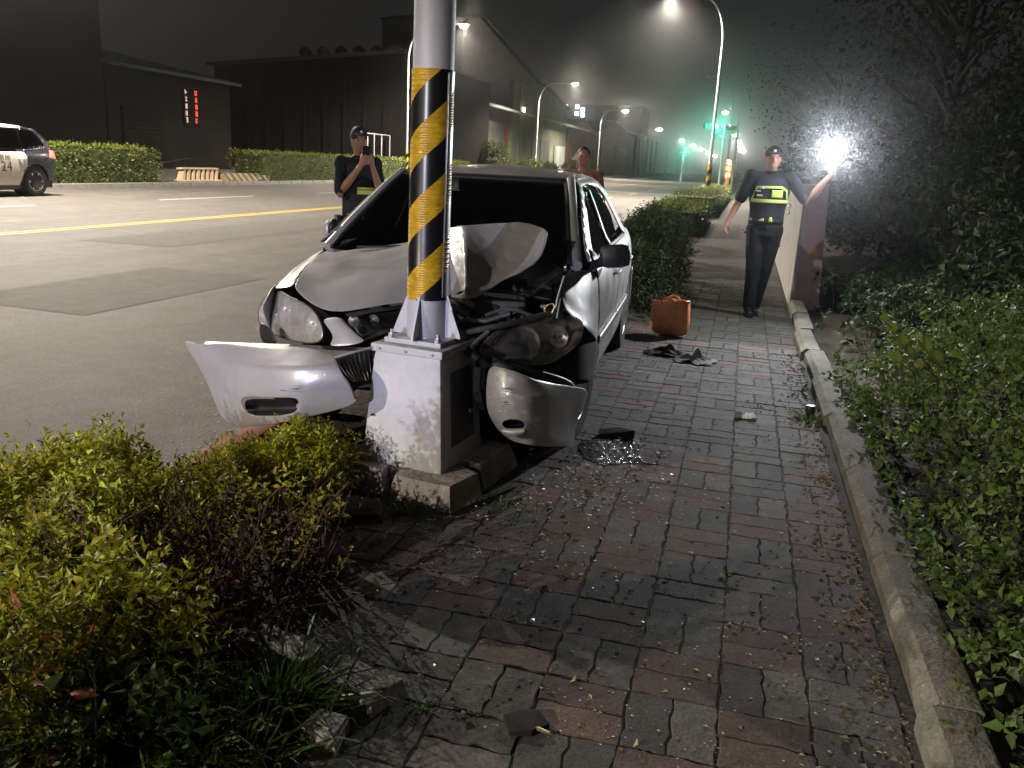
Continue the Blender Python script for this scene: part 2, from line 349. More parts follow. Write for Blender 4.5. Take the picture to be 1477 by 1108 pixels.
for k in range(1, 45):
    o = me_fk.copy(); C.objects.link(o); o.location = (FK-.16, 19+k*1.2, random.uniform(-.012, .004))
# right kerb between sidewalk and verge
edge = put('verge_kerb', mesh('verge_kerb', [(.66, -4, -.1), (.74, -4, -.1), (.74, 60, -.1), (.66, 60, -.1), (.66, -4, .0), (.74, -4, .0), (.74, 60, 0), (.66, 60, 0)], [(0, 1, 2, 3), (4, 5, 6, 7), (0, 1, 5, 4), (1, 2, 6, 5), (2, 3, 7, 6), (3, 0, 4, 7)]), 'concrete_old', kind='structure')
es = [kerbstone(1.0, .15, .2, 11+s, .035) for s in range(4)]
mat('concrete_mossy', (.25, .235, .195), .92, scale=5, bump=.006, bscale=60, col2=(.12, .115, .08)); grain('concrete_mossy', 80, .65, 1.3)
for k in range(11):
    put('kerb_stone', es[k % 4], 'concrete_mossy', edge, loc=(.625+random.uniform(-.012, .012)-(.02 if k == 8 else 0), -.75+k*1.013, .085+random.uniform(-.01, .01))).rotation_euler = (random.uniform(-.006, .006), 0, random.uniform(-.01, .01))
# ------------------------------------------------------------------ sidewalk bricks, basket weave
MOD = .2485; GX, GY = -.159, 1.945
def brick_mesh(seed):
    L, W, H = MOD-.0045, MOD/2-.0042, .05; n = 6
    top = []
    def wav(t, ph): return .0045*math.sin(t*2*math.pi*2.0+ph)
    ph = 0
    ring = []
    for i in range(n): t = i/n; ring.append((-L/2+L*t, -W/2+wav(t, ph)))
    for i in range(2): t = i/2; ring.append((L/2+wav(t, 1), -W/2+W*t))
    for i in range(n): t = i/n; ring.append((L/2-L*t, W/2+wav(1-t, ph)))
    for i in range(2): t = i/2; ring.append((-L/2+wav(t, 2), W/2-W*t))
    r2 = random.Random(seed); ring = [(x+r2.uniform(-.0022, .0022), y+r2.uniform(-.0022, .0022)) for x, y in ring]
    k = len(ring); vs = [(x, y, -.03) for x, y in ring]+[(x, y, -.005-r2.uniform(0, .003)) for x, y in ring]+[(x-math.copysign(.0035, x) if abs(x) > .01 else x, y-math.copysign(.0035, y), 0) for x, y in ring]+[(0, 0, 0)]
    fs = []
    for lv in range(2):
        for i in range(k): j = (i+1) % k; fs.append((lv*k+i, lv*k+j, (lv+1)*k+j, (lv+1)*k+i))
    for i in range(k): fs.append((2*k+i, 2*k+(i+1) % k, 3*k))
    me = mesh('brick', vs, fs); return me
BR = {c: [] for c in ('brick_red', 'brick_grey')}
for c in BR:
    for s in range(5): me = brick_mesh(s*3+(c == 'brick_red')); me.materials.append(M[c]); BR[c].append(me)
cells = []
for j in range(-9, 41):
    for i in range(-7, 4):
        x0, y0 = GX+i*MOD, GY+j*MOD
        if x0+MOD > .645: pass
        xl = -1.62 if y0 > 2.5 else -1.15+.25*(2.4-y0)
        if x0 < xl or (y0 > 8.0 and x0 < -.7): continue
        hor = (i+j) % 2 == 1
        col = ('brick_red' if random.random() < (.75 if y0 < 4.2 else .28) else 'brick_grey') if hor else ('brick_grey' if random.random() < .96 else 'brick_red')
        dz = random.uniform(-.0016, .0016)
        for h in (0, 1):
            if hor: cx, cy, rot = x0+MOD/2, y0+MOD*(.25+.5*h), 0
            else: cx, cy, rot = x0+MOD*(.25+.5*h), y0+MOD/2, math.pi/2
            if cx+(.06 if not hor else .12) > .66: continue
            if -1.62 < cx < -.95 and 3.3 < cy < 3.95: continue          # the pole's footing
            # pavers sink and tilt round the damaged spots
            sink = .004*mnoise.noise((cx*1.7, cy*1.7, 5))
            cells.append((cx, cy, dz+sink+random.uniform(-.001, .001), rot+random.choice((0, math.pi))+random.uniform(-.012, .012), col))
pd = sorted(cells, key=lambda c: (c[0]**2*.6+c[1]**2))
near, rest = [], []
for c in pd:
    p = (c[0], c[1]); v = cam.matrix_world.inverted() @ Vector((c[0], c[1], 0)); qx, qy = 738.5+F*v.x/-v.z, 554-F*v.y/-v.z
    (near if (len(near) < 298 and -20 < qx < 1500 and qy < 1160) else rest).append(c)
for k, (x, y, z, r, c) in enumerate(near):
    o = put('brick', BR[c][k % 5], None, side, loc=(x, y, z)); o.rotation_euler = (random.uniform(-.006, .006), random.uniform(-.006, .006), r)
for c in BR:
    bm = bmesh.new()
    for k, (x, y, z, r, cc) in enumerate(rest):
        if cc != c: continue
        t = len(bm.verts); bm.from_mesh(BR[c][k % 5]); bm.verts.ensure_lookup_table()
        bmesh.ops.transform(bm, matrix=Matrix.Translation((x, y, z)) @ Matrix.Rotation(r, 4, 'Z'), verts=bm.verts[t:])
    me = bpy.data.meshes.new('far_bricks'); bm.to_mesh(me); bm.free(); put('brick_course', me, c, side, kind='stuff')
# ------------------------------------------------------------------ striped wrap material
def helix(name, pitch, phase, k=1.0, ribs=True):
    m = bpy.data.materials.new(name); m.use_nodes = True; n = m.node_tree; L = n.links; b = n.nodes['Principled BSDF']
    tc = n.nodes.new('ShaderNodeTexCoord'); sp = n.nodes.new('ShaderNodeSeparateXYZ'); L.new(tc.outputs['Object'], sp.inputs[0])
    def mt(op, a, bb=None):
        x = n.nodes.new('ShaderNodeMath'); x.operation = op
        for i, q in enumerate((a, bb)):
            if q is None: continue
            if isinstance(q, (int, float)): x.inputs[i].default_value = q
            else: L.new(q, x.inputs[i])
        return x.outputs[0]
    ang = mt('MULTIPLY', mt('ARCTAN2', sp.outputs[0], mt('MULTIPLY', sp.outputs[1], -1)), -k/(2*math.pi))
    h = mt('FRACT', mt('ADD', mt('ADD', mt('DIVIDE', sp.outputs[2], pitch), ang), phase+20))
    s = mt('GREATER_THAN', h, .5)
    nz = n.nodes.new('ShaderNodeTexNoise'); nz.inputs['Scale'].default_value = 22; nz.inputs['Detail'].default_value = 8; L.new(tc.outputs['Object'], nz.inputs['Vector'])
    cr = n.nodes.new('ShaderNodeValToRGB'); cr.color_ramp.elements[0].color = (.40, .22, .012, 1); cr.color_ramp.elements[1].color = (.62, .37, .02, 1); cr.color_ramp.elements[0].position = .3; cr.color_ramp.elements[1].position = .65; L.new(nz.outputs[0], cr.inputs[0])
    mx = n.nodes.new('ShaderNodeMix'); mx.data_type = 'RGBA'; L.new(s, mx.inputs[0]); L.new(cr.outputs[0], mx.inputs[6]); mx.inputs[7].default_value = (.008, .008, .009, 1)
    L.new(mx.outputs[2], b.inputs['Base Color']); b.inputs['Roughness'].default_value = .28
    if ribs:
        w = mt('SINE', mt('MULTIPLY', sp.outputs[2], 2*math.pi/.021)); w = mt('MULTIPLY', w, mt('SUBTRACT', 1, s)); bp = n.nodes.new('ShaderNodeBump'); bp.inputs['Distance'].default_value = .0015; L.new(w, bp.inputs['Height']); L.new(bp.outputs[0], b.inputs['Normal'])
    M[name] = m
helix('hazard_wrap', .295, .10, 1.75); helix('hazard_small', .55, 0, 1, False)
# ------------------------------------------------------------------ the struck pole on its base box
PX, PY = -1.325, 3.60
pole = thing('street_light_pole', 'thick grey pole with yellow and black spiral wrap that the silver car hit', 'pole', (PX, PY, 0), math.radians(-7))
zt = .652
b = MB().add([(-.205, -.225, .10), (.205, -.225, .10), (.205, .225, .10), (-.205, .225, .10), (-.165, -.185, zt-.03), (.165, -.185, zt-.03), (.165, .185, zt-.03), (-.165, .185, zt-.03)], [(3, 2, 1, 0), (4, 5, 6, 7), (0, 1, 5, 4), (1, 2, 6, 5), (2, 3, 7, 6), (3, 0, 4, 7)])
box = b.build('base_box', 'cabinet_grey', pole, bevel=.022, smooth=True)
MB().box((-.176, -.196, zt-.036), (.176, .196, zt)).build('lid', 'cabinet_grey', box, bevel=.008)
for x, y in ((-.13, -.197), (0, -.197), (.13, -.197), (.177, -.1), (.177, .1)): MB().lathe([(.006, 0), (.006, .008), (.003, .010)], 'Y' if x < .17 else 'X', (x, y-.006 if x < .17 else y, zt-.018), 8).build('bolt', 'steel', box)
# inspection door on the car side of the box, with dark recess
MB().add([(.1935, -.12, .20), (.1935, .13, .20), (.172, .11, .54), (.172, -.10, .54), (.199, -.12, .20), (.199, .13, .20), (.1785, .11, .54), (.1785, -.10, .54)], [(0, 1, 2, 3), (4, 5, 6, 7), (0, 1, 5, 4), (1, 2, 6, 5), (2, 3, 7, 6), (3, 0, 4, 7)]).build('door', 'dark_steel', box, bevel=.003)
MB().lathe([(.012, 0), (.012, .012)], 'X', (.196, .07, .33), 10).build('lock', 'steel', box)
MB().lathe([(.006, 0), (.006, .006)], 'Y', (-.15, -.223, .33), 8).build('rivet', 'black', box)
fl = MB().box((-.14, -.14, zt), (.14, .14, zt+.022)).build('flange', 'galv', pole, bevel=.004)
for x in (-.115, .115):
    for y in (-.115, .115): MB().lathe([(.017, 0), (.017, .018), (.008, .018), (.008, .035)], 'Z', (x, y, zt+.022), 6).build('anchor_bolt', 'steel', fl)
for k in range(4):
    a = math.radians(-86+90*k); g = MB().prism([(.080, zt+.022), (.175 if False else .165, zt+.022), (.160, zt+.045), (.094, zt+.21), (.080, zt+.21)], -.005, .005, 'Y')
    o = g.build('gusset', 'galv', pole); o.rotation_euler = (0, 0, a)
prof = [(.090, zt+.02), (.0895, 1.0), (.084, 2.6), (.068, 6.5), (.05, 9.2)]
MB().lathe(prof, 'Z', n=40).build('shaft', 'galv', pole, smooth=True)
MB().tube([(0, 0, 9.15), (-.25, 0, 9.75), (-1.0, 0, 10.1), (-2.0, 0, 10.2)], .038, 10).build('arm', 'galv', pole, smooth=True)
MB().box((-2.75, -.15, 10.14), (-1.95, .15, 10.26)).build('lamp_head', 'galv', pole, bevel=.04)
MB().lathe([(.0935, .845), (.0935, .85), (.092, .853), (.0905, 1.795), (.0915, 1.80), (.0915, 1.812)], 'Z', n=48).build('striped_wrap', 'hazard_wrap', pole, smooth=True)
# clear strip holding the wrap, catching the light along its seam
MB().tube([(.088, -.030, .86), (.087, -.030, 1.80)], .003, 6).build('wrap_seam', 'steel', pole)
# broken footing
foot = thing('concrete_footing', 'cracked broken concrete footing under the pole box', 'footing', (PX, PY, 0), math.radians(-7))
def slab(poly, h0, h1, seed):
    b = MB(); n = len(poly); cx = sum(p[0] for p in poly)/n; cy = sum(p[1] for p in poly)/n
    t = [(cx+(p[0]-cx)*.86, cy+(p[1]-cy)*.86) for p in poly]
    b.add([(p[0], p[1], h0) for p in poly]+[(p[0], p[1], h1) for p in t], [tuple(reversed(range(n))), tuple(range(n, 2*n))]+[(i, (i+1) % n, n+(i+1) % n, n+i) for i in range(n)])
    me = bpy.data.meshes.new('concrete_block'); bm = bmesh.new(); vv = [bm.verts.new(v) for v in b.v]
    for f in b.f: bm.faces.new([vv[i] for i in f])
    bmesh.ops.recalc_face_normals(bm, faces=bm.faces); bmesh.ops.triangulate(bm, faces=bm.faces)
    for _ in range(3): bmesh.ops.subdivide_edges(bm, edges=[e for e in bm.edges if e.calc_length() > .05], cuts=1); 
    for v in bm.verts: q = v.co*11+Vector((seed, seed, 0)); v.co += Vector((mnoise.noise(q), mnoise.noise(q+Vector((5, 0, 0))), mnoise.noise(q+Vector((0, 9, 0)))))*.008
    bm.to_mesh(me); bm.free(); return me
mat('footing', (.42, .37, .34), .92, scale=7, bump=.008, bscale=40, col2=(.20, .18, .16))
for poly, h, s in (([(-.36, -.30), (-.02, -.33), (-.04, -.16), (-.10, .02), (-.34, .0)], .115, 1), ([(.0, -.335), (.33, -.37), (.36, -.10), (.10, .0), (-.02, -.14)], .11, 2), ([(-.35, .02), (.05, .03), (.35, -.05), (.36, .36), (-.34, .36)], .112, 3)):
    put('concrete_block', slab(poly, -.06, h, s), 'footing', foot)
MB().box((-.24, -.25, .05), (.24, .25, .108)).build('bed', 'concrete_old', foot)
# ------------------------------------------------------------------ street lamps along both kerbs
emis('lamp_glow', (1.0, .86, .66), 260); emis('lamp_faint_glow', (.55, .6, .6), 0.02)  # the unlit lens is still given a faint glow
emis('lamp_glow_far', (1.0, .9, .78), 90)
def street_lamp(x, y, hx, label, lit=True, power=LAMP_W, group=None, hz=10.0, lens=.17, real=True):
    t = thing('street_lamp', label, 'street lamp', (x, y, 0), 0, group)
    d = 1 if hx > x else -1; r = abs(hx-x)
    MB().lathe([(.11, -.1), (.10, .5), (.085, 4), (.06, hz-2.2)], 'Z', n=14).build('pole', 'galv', t, smooth=True)
    pts = [(0, 0, hz-2.2)]+[(d*r*(1-math.cos(a))*.42, 0, hz-2.2+2.25*math.sin(a)) for a in [i/8*math.pi/2 for i in range(1, 9)]]+[(d*(r-.3), 0, hz+.14)]
    MB().tube(pts, [.06]*3+[.05]*4+[.042]*3, 10).build('arm', 'galv', t, smooth=True)
    MB().lathe([(.125, .55), (.12, 1.9)], 'Z', n=16).build('striped_wrap', 'hazard_small', t, smooth=True)
    MB().prism([(-.45, -.13), (.25, -.16), (.42, -.10), (.42, .10), (.25, .16), (-.45, .13)], hz+.09, hz+.2).build('lamp_head', 'galv', t, bevel=.02).location = (d*r, 0, 0)
    MB().ball((d*r, 0, hz+.02), (lens*1.6, lens, lens*.75)).build('lens', ('lamp_glow' if real else 'lamp_glow_far') if lit else 'lamp_faint_glow', t, smooth=True)
    if lit and real: light('lamp_light', 'SPOT', (d*r, 0, hz-.16), power, (1.0, .89, .745), t, .12, (d*r, 0, 0), 160, .4)
    return t
GL = 'street lamps along the far kerb'; GR = 'street lamps along the planting strip'
street_lamp(-22.95, 18.9, -19.0, 'lit street lamp behind the hedge beside the patrol car', group=GL)
street_lamp(-22.95, -20, -19.0, 'lit street lamp on the far kerb opposite the added work lamp', group=GL, power=LAMP_W*2.9)
street_lamp(-1.95, -34, -4.5, 'lit street lamp on the strip behind the added work lamp', group=GR)
street_lamp(-22.95, 57.4, -19.1, 'lit street lamp at the end of the clipped hedge, glowing beside the struck pole', group=GL)
street_lamp(-22.95, 95.8, -19.0, 'lit street lamp with striped foot in front of the pale green warehouse wall', group=GL)
street_lamp(-22.95, 137.7, -19.2, 'lit street lamp before the grey gabled shed', group=GL, lens=.22)
street_lamp(-22.95, 193, -19.3, 'lit street lamp beyond the white warning triangle', group=GL, lens=.34, real=False)
for i, y in enumerate((256, 300, 344, 396, 460)): street_lamp(-22.9, y, -19+i*.5, 'distant lit street lamp over the far kerb', group=GL, lens=.40+.07*i, real=False)
street_lamp(-1.95, 47.5, -4.7, 'tall lit street lamp with striped foot rising from the low hedge on the planting strip', group=GR)
street_lamp(-1.95, 85.3, -4.3, 'unlit street lamp behind the green traffic signal', lit=False, group=GR)
street_lamp(-1.95, 132.8, -4.1, 'lit street lamp above the orange overhead sign', group=GR, lens=.26, real=False)
for i, y in enumerate((170, 205, 246, 288, 340)): street_lamp(-1.95, y, -4+i*.3, 'distant lit street lamp along the planting strip', group=GR, lens=.30+.08*i, real=False)
# ------------------------------------------------------------------ traffic signals
emis('green_lamp', (.015, 1.0, .42), 14); mat('signal_black', (.02, .02, .02), .6)
def signal(loc, hz, label, arm=1.0):
    t = thing('traffic_signal', label, 'traffic signal', loc)
    MB().lathe([(.09, -.05), (.07, hz+.3)], 'Z', n=12).build('pole', 'galv', t, smooth=True)
    h = MB().box((-arm-.62, -.12, hz-.2), (-arm+.62, .12, hz+.2)).build('housing', 'signal_black', t, bevel=.03)
    MB().tube([(0, 0, hz), (-arm+.3, 0, hz)], .04, 8).build('arm', 'galv', t)
    for k in (-1, 0, 1):
        o = MB().lathe([(.12, -.20), (.20, -.17), (.20, -.125)], 'Y', (-arm+k*.38, 0, hz), 16).build('lens', 'green_lamp' if k == 1 else 'signal_black', t); 
        MB().prism([(-arm+k*.38-.17, hz), (-arm+k*.38-.12, hz+.14), (-arm+k*.38+.12, hz+.14), (-arm+k*.38+.17, hz), (-arm+k*.38+.14, hz+.02), (-arm+k*.38+.1, hz+.11), (-arm+k*.38-.1, hz+.11), (-arm+k*.38-.14, hz+.02)], -.32, -.12, 'Y').build('visor', 'signal_black', t)
    light('signal_light', 'POINT', (-arm+.38, -.4, hz), 900, (.05, 1, .6), t, .1)
    return t
signal((-2.1, 71, 0), 5.0, 'traffic signal showing green beside the tall striped street lamp')
signal((-10.9, 153, -.15), 5.0, 'smaller traffic signal showing green on its own post beyond the crossing', .1)
mat('sign_orange', (.55, .18, .06), .6); mat('sign_white', (.7, .7, .68), .5)
t = thing('overhead_sign', 'orange and white overhead sign on a gantry past the green signal', 'sign', (-1.2, 76, 0))
MB().lathe([(.1, -.05), (.08, 6)], 'Z', n=10).build('post', 'galv', t); MB().box((-1.9, -.05, 5.0), (-.1, .05, 5.35)).build('board', 'sign_orange', t); MB().box((-1.9, -.05, 4.62), (-.1, .05, 4.97)).build('board', 'sign_white', t); MB().tube([(0, 0, 5.2), (-1.5, .08, 5.2)], .04, 6).build('arm', 'galv', t)
t = thing('warning_sign', 'white triangular warning sign on a thin post at the far kerb', 'sign', (-22.9, 120, 0))
MB().lathe([(.04, -.05), (.04, 2.6)], 'Z', n=8).build('post', 'galv', t)
MB().prism([(-.75, 2.3), (.75, 2.3), (0, 3.5)], -.05, -.02, 'Y').build('board', 'sign_white', t)
MB().prism([(-.07, 2.5), (.07, 2.5), (.07, 3.0), (-.07, 3.0)], -.065, -.052, 'Y').build('symbol', 'signal_black', t)
# red lit delineator posts beyond the signal
emis('red_lamp', (1, .16, .05), 8)
for y, x in ((60, -1.3), (66, -1.3)):
    t = thing('warning_beacon', 'red lit warning beacon post on the strip past the striped lamp', 'beacon', (x, y, 0), 0, 'red beacons on the strip')
    MB().lathe([(.05, -.05), (.05, 1.2)], 'Z', n=8).build('post', 'sign_orange', t)
    for k in range(3): MB().lathe([(.09, 1.25+k*.42), (.11, 1.4+k*.42), (.09, 1.55+k*.42)], 'Z', n=10).build('lamp', 'red_lamp', t)
# ------------------------------------------------------------------ warehouses across the road
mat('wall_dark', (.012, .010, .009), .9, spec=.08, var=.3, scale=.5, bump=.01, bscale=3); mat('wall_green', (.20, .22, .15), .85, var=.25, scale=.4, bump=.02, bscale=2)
mat('wall_grey', (.14, .14, .13), .85, var=.25, scale=.4); mat('wall_red', (.17, .10, .085), .85, var=.3, scale=.5); mat('shutter', (.13, .125, .115), .6, .2, var=.2, scale=.6)
mat('roof_metal', (.10, .10, .10), .6, .3, var=.3, scale=.4); mat('post_red', (.20, .035, .03), .7); mat('pale_wall', (.42, .43, .40), .8, var=.2, scale=.6); mat('window_dark', (.01, .011, .012), .15)
def corrugated(b, x, y0, y1, z0, z1, step=.9, d=.06, axis='Y'):
    n = max(2, int(abs(y1-y0)/step)); pr = []
    return n
def warehouse(label, y0, y1, prof, depth, wall, X=-30, cat='warehouse'):
    """facade towards the road in the plane x = X; prof = [(y, z)...] roof outline"""
    t = thing('warehouse', label, cat, (X, (y0+y1)/2, 0)); c = (y0+y1)/2
    poly = [(y0-c, -.05)]+[(y-c, z) for y, z in prof]+[(y1-c, -.05)]
    MB().prism(poly[::-1], -depth, 0, 'X').build('wall', wall, t)
    for a, b2 in zip(prof[:-1], prof[1:]):
        dy, dz = b2[0]-a[0], b2[1]-a[1]
        if abs(dy) < .5: continue
        MB().add([(-depth-.3, a[0]-c, a[1]+.02), (.5, a[0]-c, a[1]+.02), (.5, b2[0]-c, b2[1]+.02), (-depth-.3, b2[0]-c, b2[1]+.02), (-depth-.3, a[0]-c, a[1]+.22), (.5, a[0]-c, a[1]+.22), (.5, b2[0]-c, b2[1]+.22), (-depth-.3, b2[0]-c, b2[1]+.22)], [(0, 1, 2, 3), (4, 5, 6, 7), (0, 1, 5, 4), (1, 2, 6, 5), (2, 3, 7, 6), (3, 0, 4, 7)]).build('roof', 'roof_metal', t)
    return t, c
def door(t, c, ya, yb, h, m='shutter', posts=True):
    d = MB(); n = 14
    for k in range(n): d.box((.02, ya-c, h*k/n), (.10+.03*(k % 2), yb-c, h*(k+1)/n-.03))
    d.build('shutter_door', m, t)
    if posts:
        for y in (ya, yb): MB().box((.02, y-c-.2, 0), (.35, y-c+.2, h+.3)).build('post', 'post_red', t)
def canopy(t, c, ya, yb, z, out=3.0, m='pale_wall'):
    MB().add([(.01, ya-c, z+.5), (out, ya-c, z), (out, yb-c, z), (.01, yb-c, z+.5), (.01, ya-c, z+.75), (out, ya-c, z+.3), (out, yb-c, z+.3), (.01, yb-c, z+.75)], [(0, 1, 2, 3), (4, 5, 6, 7), (0, 1, 5, 4), (1, 2, 6, 5), (2, 3, 7, 6), (3, 0, 4, 7)]).build('canopy', m, t)
tB, c = warehouse('large gabled warehouse with canopy, red door posts and pale green corner wall', 90, 125, [(90, 15.4), (96, 16.6), (125, 12.3)], 9, 'wall_grey')
door(tB, c, 91, 98.5, 5.6); door(tB, c, 99.5, 107.5, 5.6); canopy(tB, c, 90.5, 112, 7.2)
MB().box((.01, 109.5-c, -.05), (.45, 123-c, 11.4)).build('corner_wall', 'wall_green', tB)
for y in (112.5, 116.5, 120.5): MB().box((.45, y-c-.12, 0), (.62, y-c+.12, 11.2)).build('pilaster', 'wall_green', tB)
MB().box((.14, 93-c, 1.2), (.20, 95.5-c, 3.6)).build('window', 'window_dark', tB)
emis('warm_lamp', (1, .8, .5), 6)
o = MB().box((.62, 114-c, 7.9), (.75, 114.7-c, 8.6)).build('wall_lamp', 'warm_lamp', tB)
tC, c = warehouse('narrower pale green warehouse with lit canopy edge behind the lamp with striped foot', 126, 146, [(126, 12.4), (128, 12.5), (146, 10.4)], 26, 'wall_green')
canopy(tC, c, 128, 156, 7.4, 2.5); door(tC, c, 127.5, 133.5, 5.0, 'shutter', False); MB().box((.02, 137-c, 0), (.2, 145-c, 4.5)).build('shutter_door', 'pale_wall', tC)
tD, c = warehouse('low dull red gabled shed', 147.5, 176, [(147.5, 7.5), (160, 9.6), (176, 7.6)], 26, 'wall_red'); door(tD, c, 150, 158, 4.6, 'shutter', True); door(tD, c, 162, 172, 4.6, 'shutter', True)
tE, c = warehouse('grey gabled shed with white shutter', 178, 236, [(178, 8.4), (200, 11.6), (236, 9.0)], 30, 'wall_grey'); door(tE, c, 182, 200, 6, 'shutter'); door(tE, c, 205, 222, 6.2, 'pale_wall', False); canopy(tE, c, 215, 262, 9.6, 4)
for k in range(5): MB().lathe([(.28, -.05), (.28, 9.7)], 'Z', (3.5, 216+k*11-c, 0), n=8).build('canopy_post', 'pale_wall', tE)
# dark sheds on the left; the first faces the camera side
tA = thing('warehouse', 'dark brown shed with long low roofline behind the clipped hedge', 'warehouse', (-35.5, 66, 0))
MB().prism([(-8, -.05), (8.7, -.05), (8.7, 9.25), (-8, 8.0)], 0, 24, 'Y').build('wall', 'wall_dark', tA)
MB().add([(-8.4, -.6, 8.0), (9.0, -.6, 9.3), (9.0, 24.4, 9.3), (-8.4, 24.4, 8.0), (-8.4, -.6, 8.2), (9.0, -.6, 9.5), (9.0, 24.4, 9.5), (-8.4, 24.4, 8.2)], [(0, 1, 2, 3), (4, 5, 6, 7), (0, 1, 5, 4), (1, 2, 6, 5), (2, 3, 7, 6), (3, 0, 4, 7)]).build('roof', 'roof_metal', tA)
for k in range(9): MB().box((-6.9+k*1.75, -.14, 0), (-6.7+k*1.75, -.01, 8.0)).build('rib', 'wall_dark', tA)
for k in range(6): MB().lathe([(.5, 9.2+k*.05), (.55, 9.6+k*.05), (.2, 9.9+k*.05)], 'Z', (-1.0+k*1.6, 2.5, 0), n=10).build('roof_vent', 'roof_metal', tA)
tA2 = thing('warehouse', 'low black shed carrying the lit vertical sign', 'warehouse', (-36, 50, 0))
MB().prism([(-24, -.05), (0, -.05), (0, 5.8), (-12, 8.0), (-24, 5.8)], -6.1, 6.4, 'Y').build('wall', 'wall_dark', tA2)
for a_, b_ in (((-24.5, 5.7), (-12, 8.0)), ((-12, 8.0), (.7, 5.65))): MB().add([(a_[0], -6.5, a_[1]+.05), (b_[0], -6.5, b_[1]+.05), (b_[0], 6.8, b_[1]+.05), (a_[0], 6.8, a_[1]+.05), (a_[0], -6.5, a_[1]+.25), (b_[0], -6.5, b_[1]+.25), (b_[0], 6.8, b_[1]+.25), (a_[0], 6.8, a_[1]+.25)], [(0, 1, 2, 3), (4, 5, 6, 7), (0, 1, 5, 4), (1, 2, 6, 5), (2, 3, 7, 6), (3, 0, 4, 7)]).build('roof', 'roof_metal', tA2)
door(tA2, 0, -5, -1, 3.6, 'wall_dark', False)
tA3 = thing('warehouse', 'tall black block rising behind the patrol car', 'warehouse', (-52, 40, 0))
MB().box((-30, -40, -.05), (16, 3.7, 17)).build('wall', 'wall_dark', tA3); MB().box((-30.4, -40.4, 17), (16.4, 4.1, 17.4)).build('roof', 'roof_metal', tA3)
# vertical LED sign, two columns of glyph-like dots
emis('led_red', (1.0, .09, .04), 1.0); emis('led_white', (1.0, .62, .5), .6)
sp = WX(277, 155, -35.85); sg = thing('led_sign', 'vertical sign with a column of red and a column of white lit letters', 'sign', (sp.x, sp.y, 0))
MB().box((-.15, -.85, 2.75), (0, .85, 5.15)).build('panel', 'window_dark', sg)
rr = random.Random(3)
for col, y, m in ((0, -.60, 'led_white'), (1, .45, 'led_red')):
    for k in range(5):
        b = MB(); z = 5.05-k*.44
        for _ in range(5 if col else 3):
            if rr.random() < .5: q_ = rr.uniform(.03, .34); b.box((.002, y-.11, z-q_), (.02, y+.11, z-q_+.035))
            else: yy = y+rr.uniform(-.10, .10); b.box((.002, yy-.02, z-.34), (.02, yy+.02, z-.03))
        b.build('letter', m, sg)
# scaffold-like rack in the yard, roadside racks
t = thing('pipe_rack', 'thin metal pipe rack standing behind the hedge', 'rack', (-27.5, 61, 0))
for y in (0, 1.2, 2.6, 4.2): MB().tube([(0, y, 0), (0, y, 3.1)], .05, 6).build('upright', 'galv', t)
MB().tube([(0, 0, 3.05), (0, 4.2, 3.05)], .05, 6).build('rail', 'galv', t)
# far block with lit windows
t = thing('distant_tower', 'distant dark block with bright lit windows above the sheds', 'building', (-62, 300, 0))
MB().box((-10, 0, 0), (26, 20, 22)).build('wall', 'wall_dark', t); emis('lit_window', (.85, .95, 1), 5)
for x, z in ((-1, 21.2), (-1, 19.4), (3, 21.2), (5, 20.3), (3, 19.0), (5, 18.6)): MB().box((x, -.1, z-.8), (x+1.3, -.01, z+.5)).build('window', 'lit_window', t)
# ------------------------------------------------------------------ striped barriers on the far pavement
def stripes(name, period, ca, cb, ax=1):
    m = bpy.data.materials.new(name); m.use_nodes = True; n = m.node_tree; L = n.links; b = n.nodes['Principled BSDF']; b.inputs['Roughness'].default_value = .8
    tc = n.nodes.new('ShaderNodeTexCoord'); s = n.nodes.new('ShaderNodeSeparateXYZ'); L.new(tc.outputs['Object'], s.inputs[0])
    a = n.nodes.new('ShaderNodeMath'); a.operation = 'MULTIPLY_ADD'; L.new(s.outputs[2], a.inputs[0]); a.inputs[1].default_value = .6; L.new(s.outputs[ax], a.inputs[2])
    d = n.nodes.new('ShaderNodeMath'); d.operation = 'DIVIDE'; d.inputs[1].default_value = period; L.new(a.outputs[0], d.inputs[0])
    f = n.nodes.new('ShaderNodeMath'); f.operation = 'FRACT'; L.new(d.outputs[0], f.inputs[0]); g = n.nodes.new('ShaderNodeMath'); g.operation = 'GREATER_THAN'; g.inputs[1].default_value = .5; L.new(f.outputs[0], g.inputs[0])
    mx = n.nodes.new('ShaderNodeMix'); mx.data_type = 'RGBA'; mx.inputs[6].default_value = (*ca, 1); mx.inputs[7].default_value = (*cb, 1); L.new(g.outputs[0], mx.inputs[0]); L.new(mx.outputs[2], b.inputs['Base Color']); M[name] = m
stripes('barrier_paint', .42, (.55, .34, .08), (.035, .03, .028)); stripes('barrier_old', .5, (.30, .21, .07), (.05, .045, .04))
mat('barrier_white', (.55, .42, .28), .8, var=.2, scale=3)
t = thing('striped_barrier', 'orange and white slotted road barrier standing upright at the far kerb', 'barrier', (-23.25, 33.8, -.012))
MB().box((-.28, -1.35, 0), (.28, 1.35, .07)).build('base', 'barrier_white', t, bevel=.02); MB().box((-.14, -1.35, .50), (.14, 1.35, .58)).build('top_rail', 'barrier_white', t, bevel=.02)
for k in range(8):
    y = -1.25+k*.34; MB().add([(-.16, y-.10, .07), (.16, y-.10, .07), (.16, y+.06, .07), (-.16, y+.06, .07), (-.10, y+.06, .50), (.10, y+.06, .50), (.10, y+.22, .50), (-.10, y+.22, .50)], [(3, 2, 1, 0), (4, 5, 6, 7), (0, 1, 5, 4), (1, 2, 6, 5), (2, 3, 7, 6), (3, 0, 4, 7)]).build('slat', 'barrier_white', t)
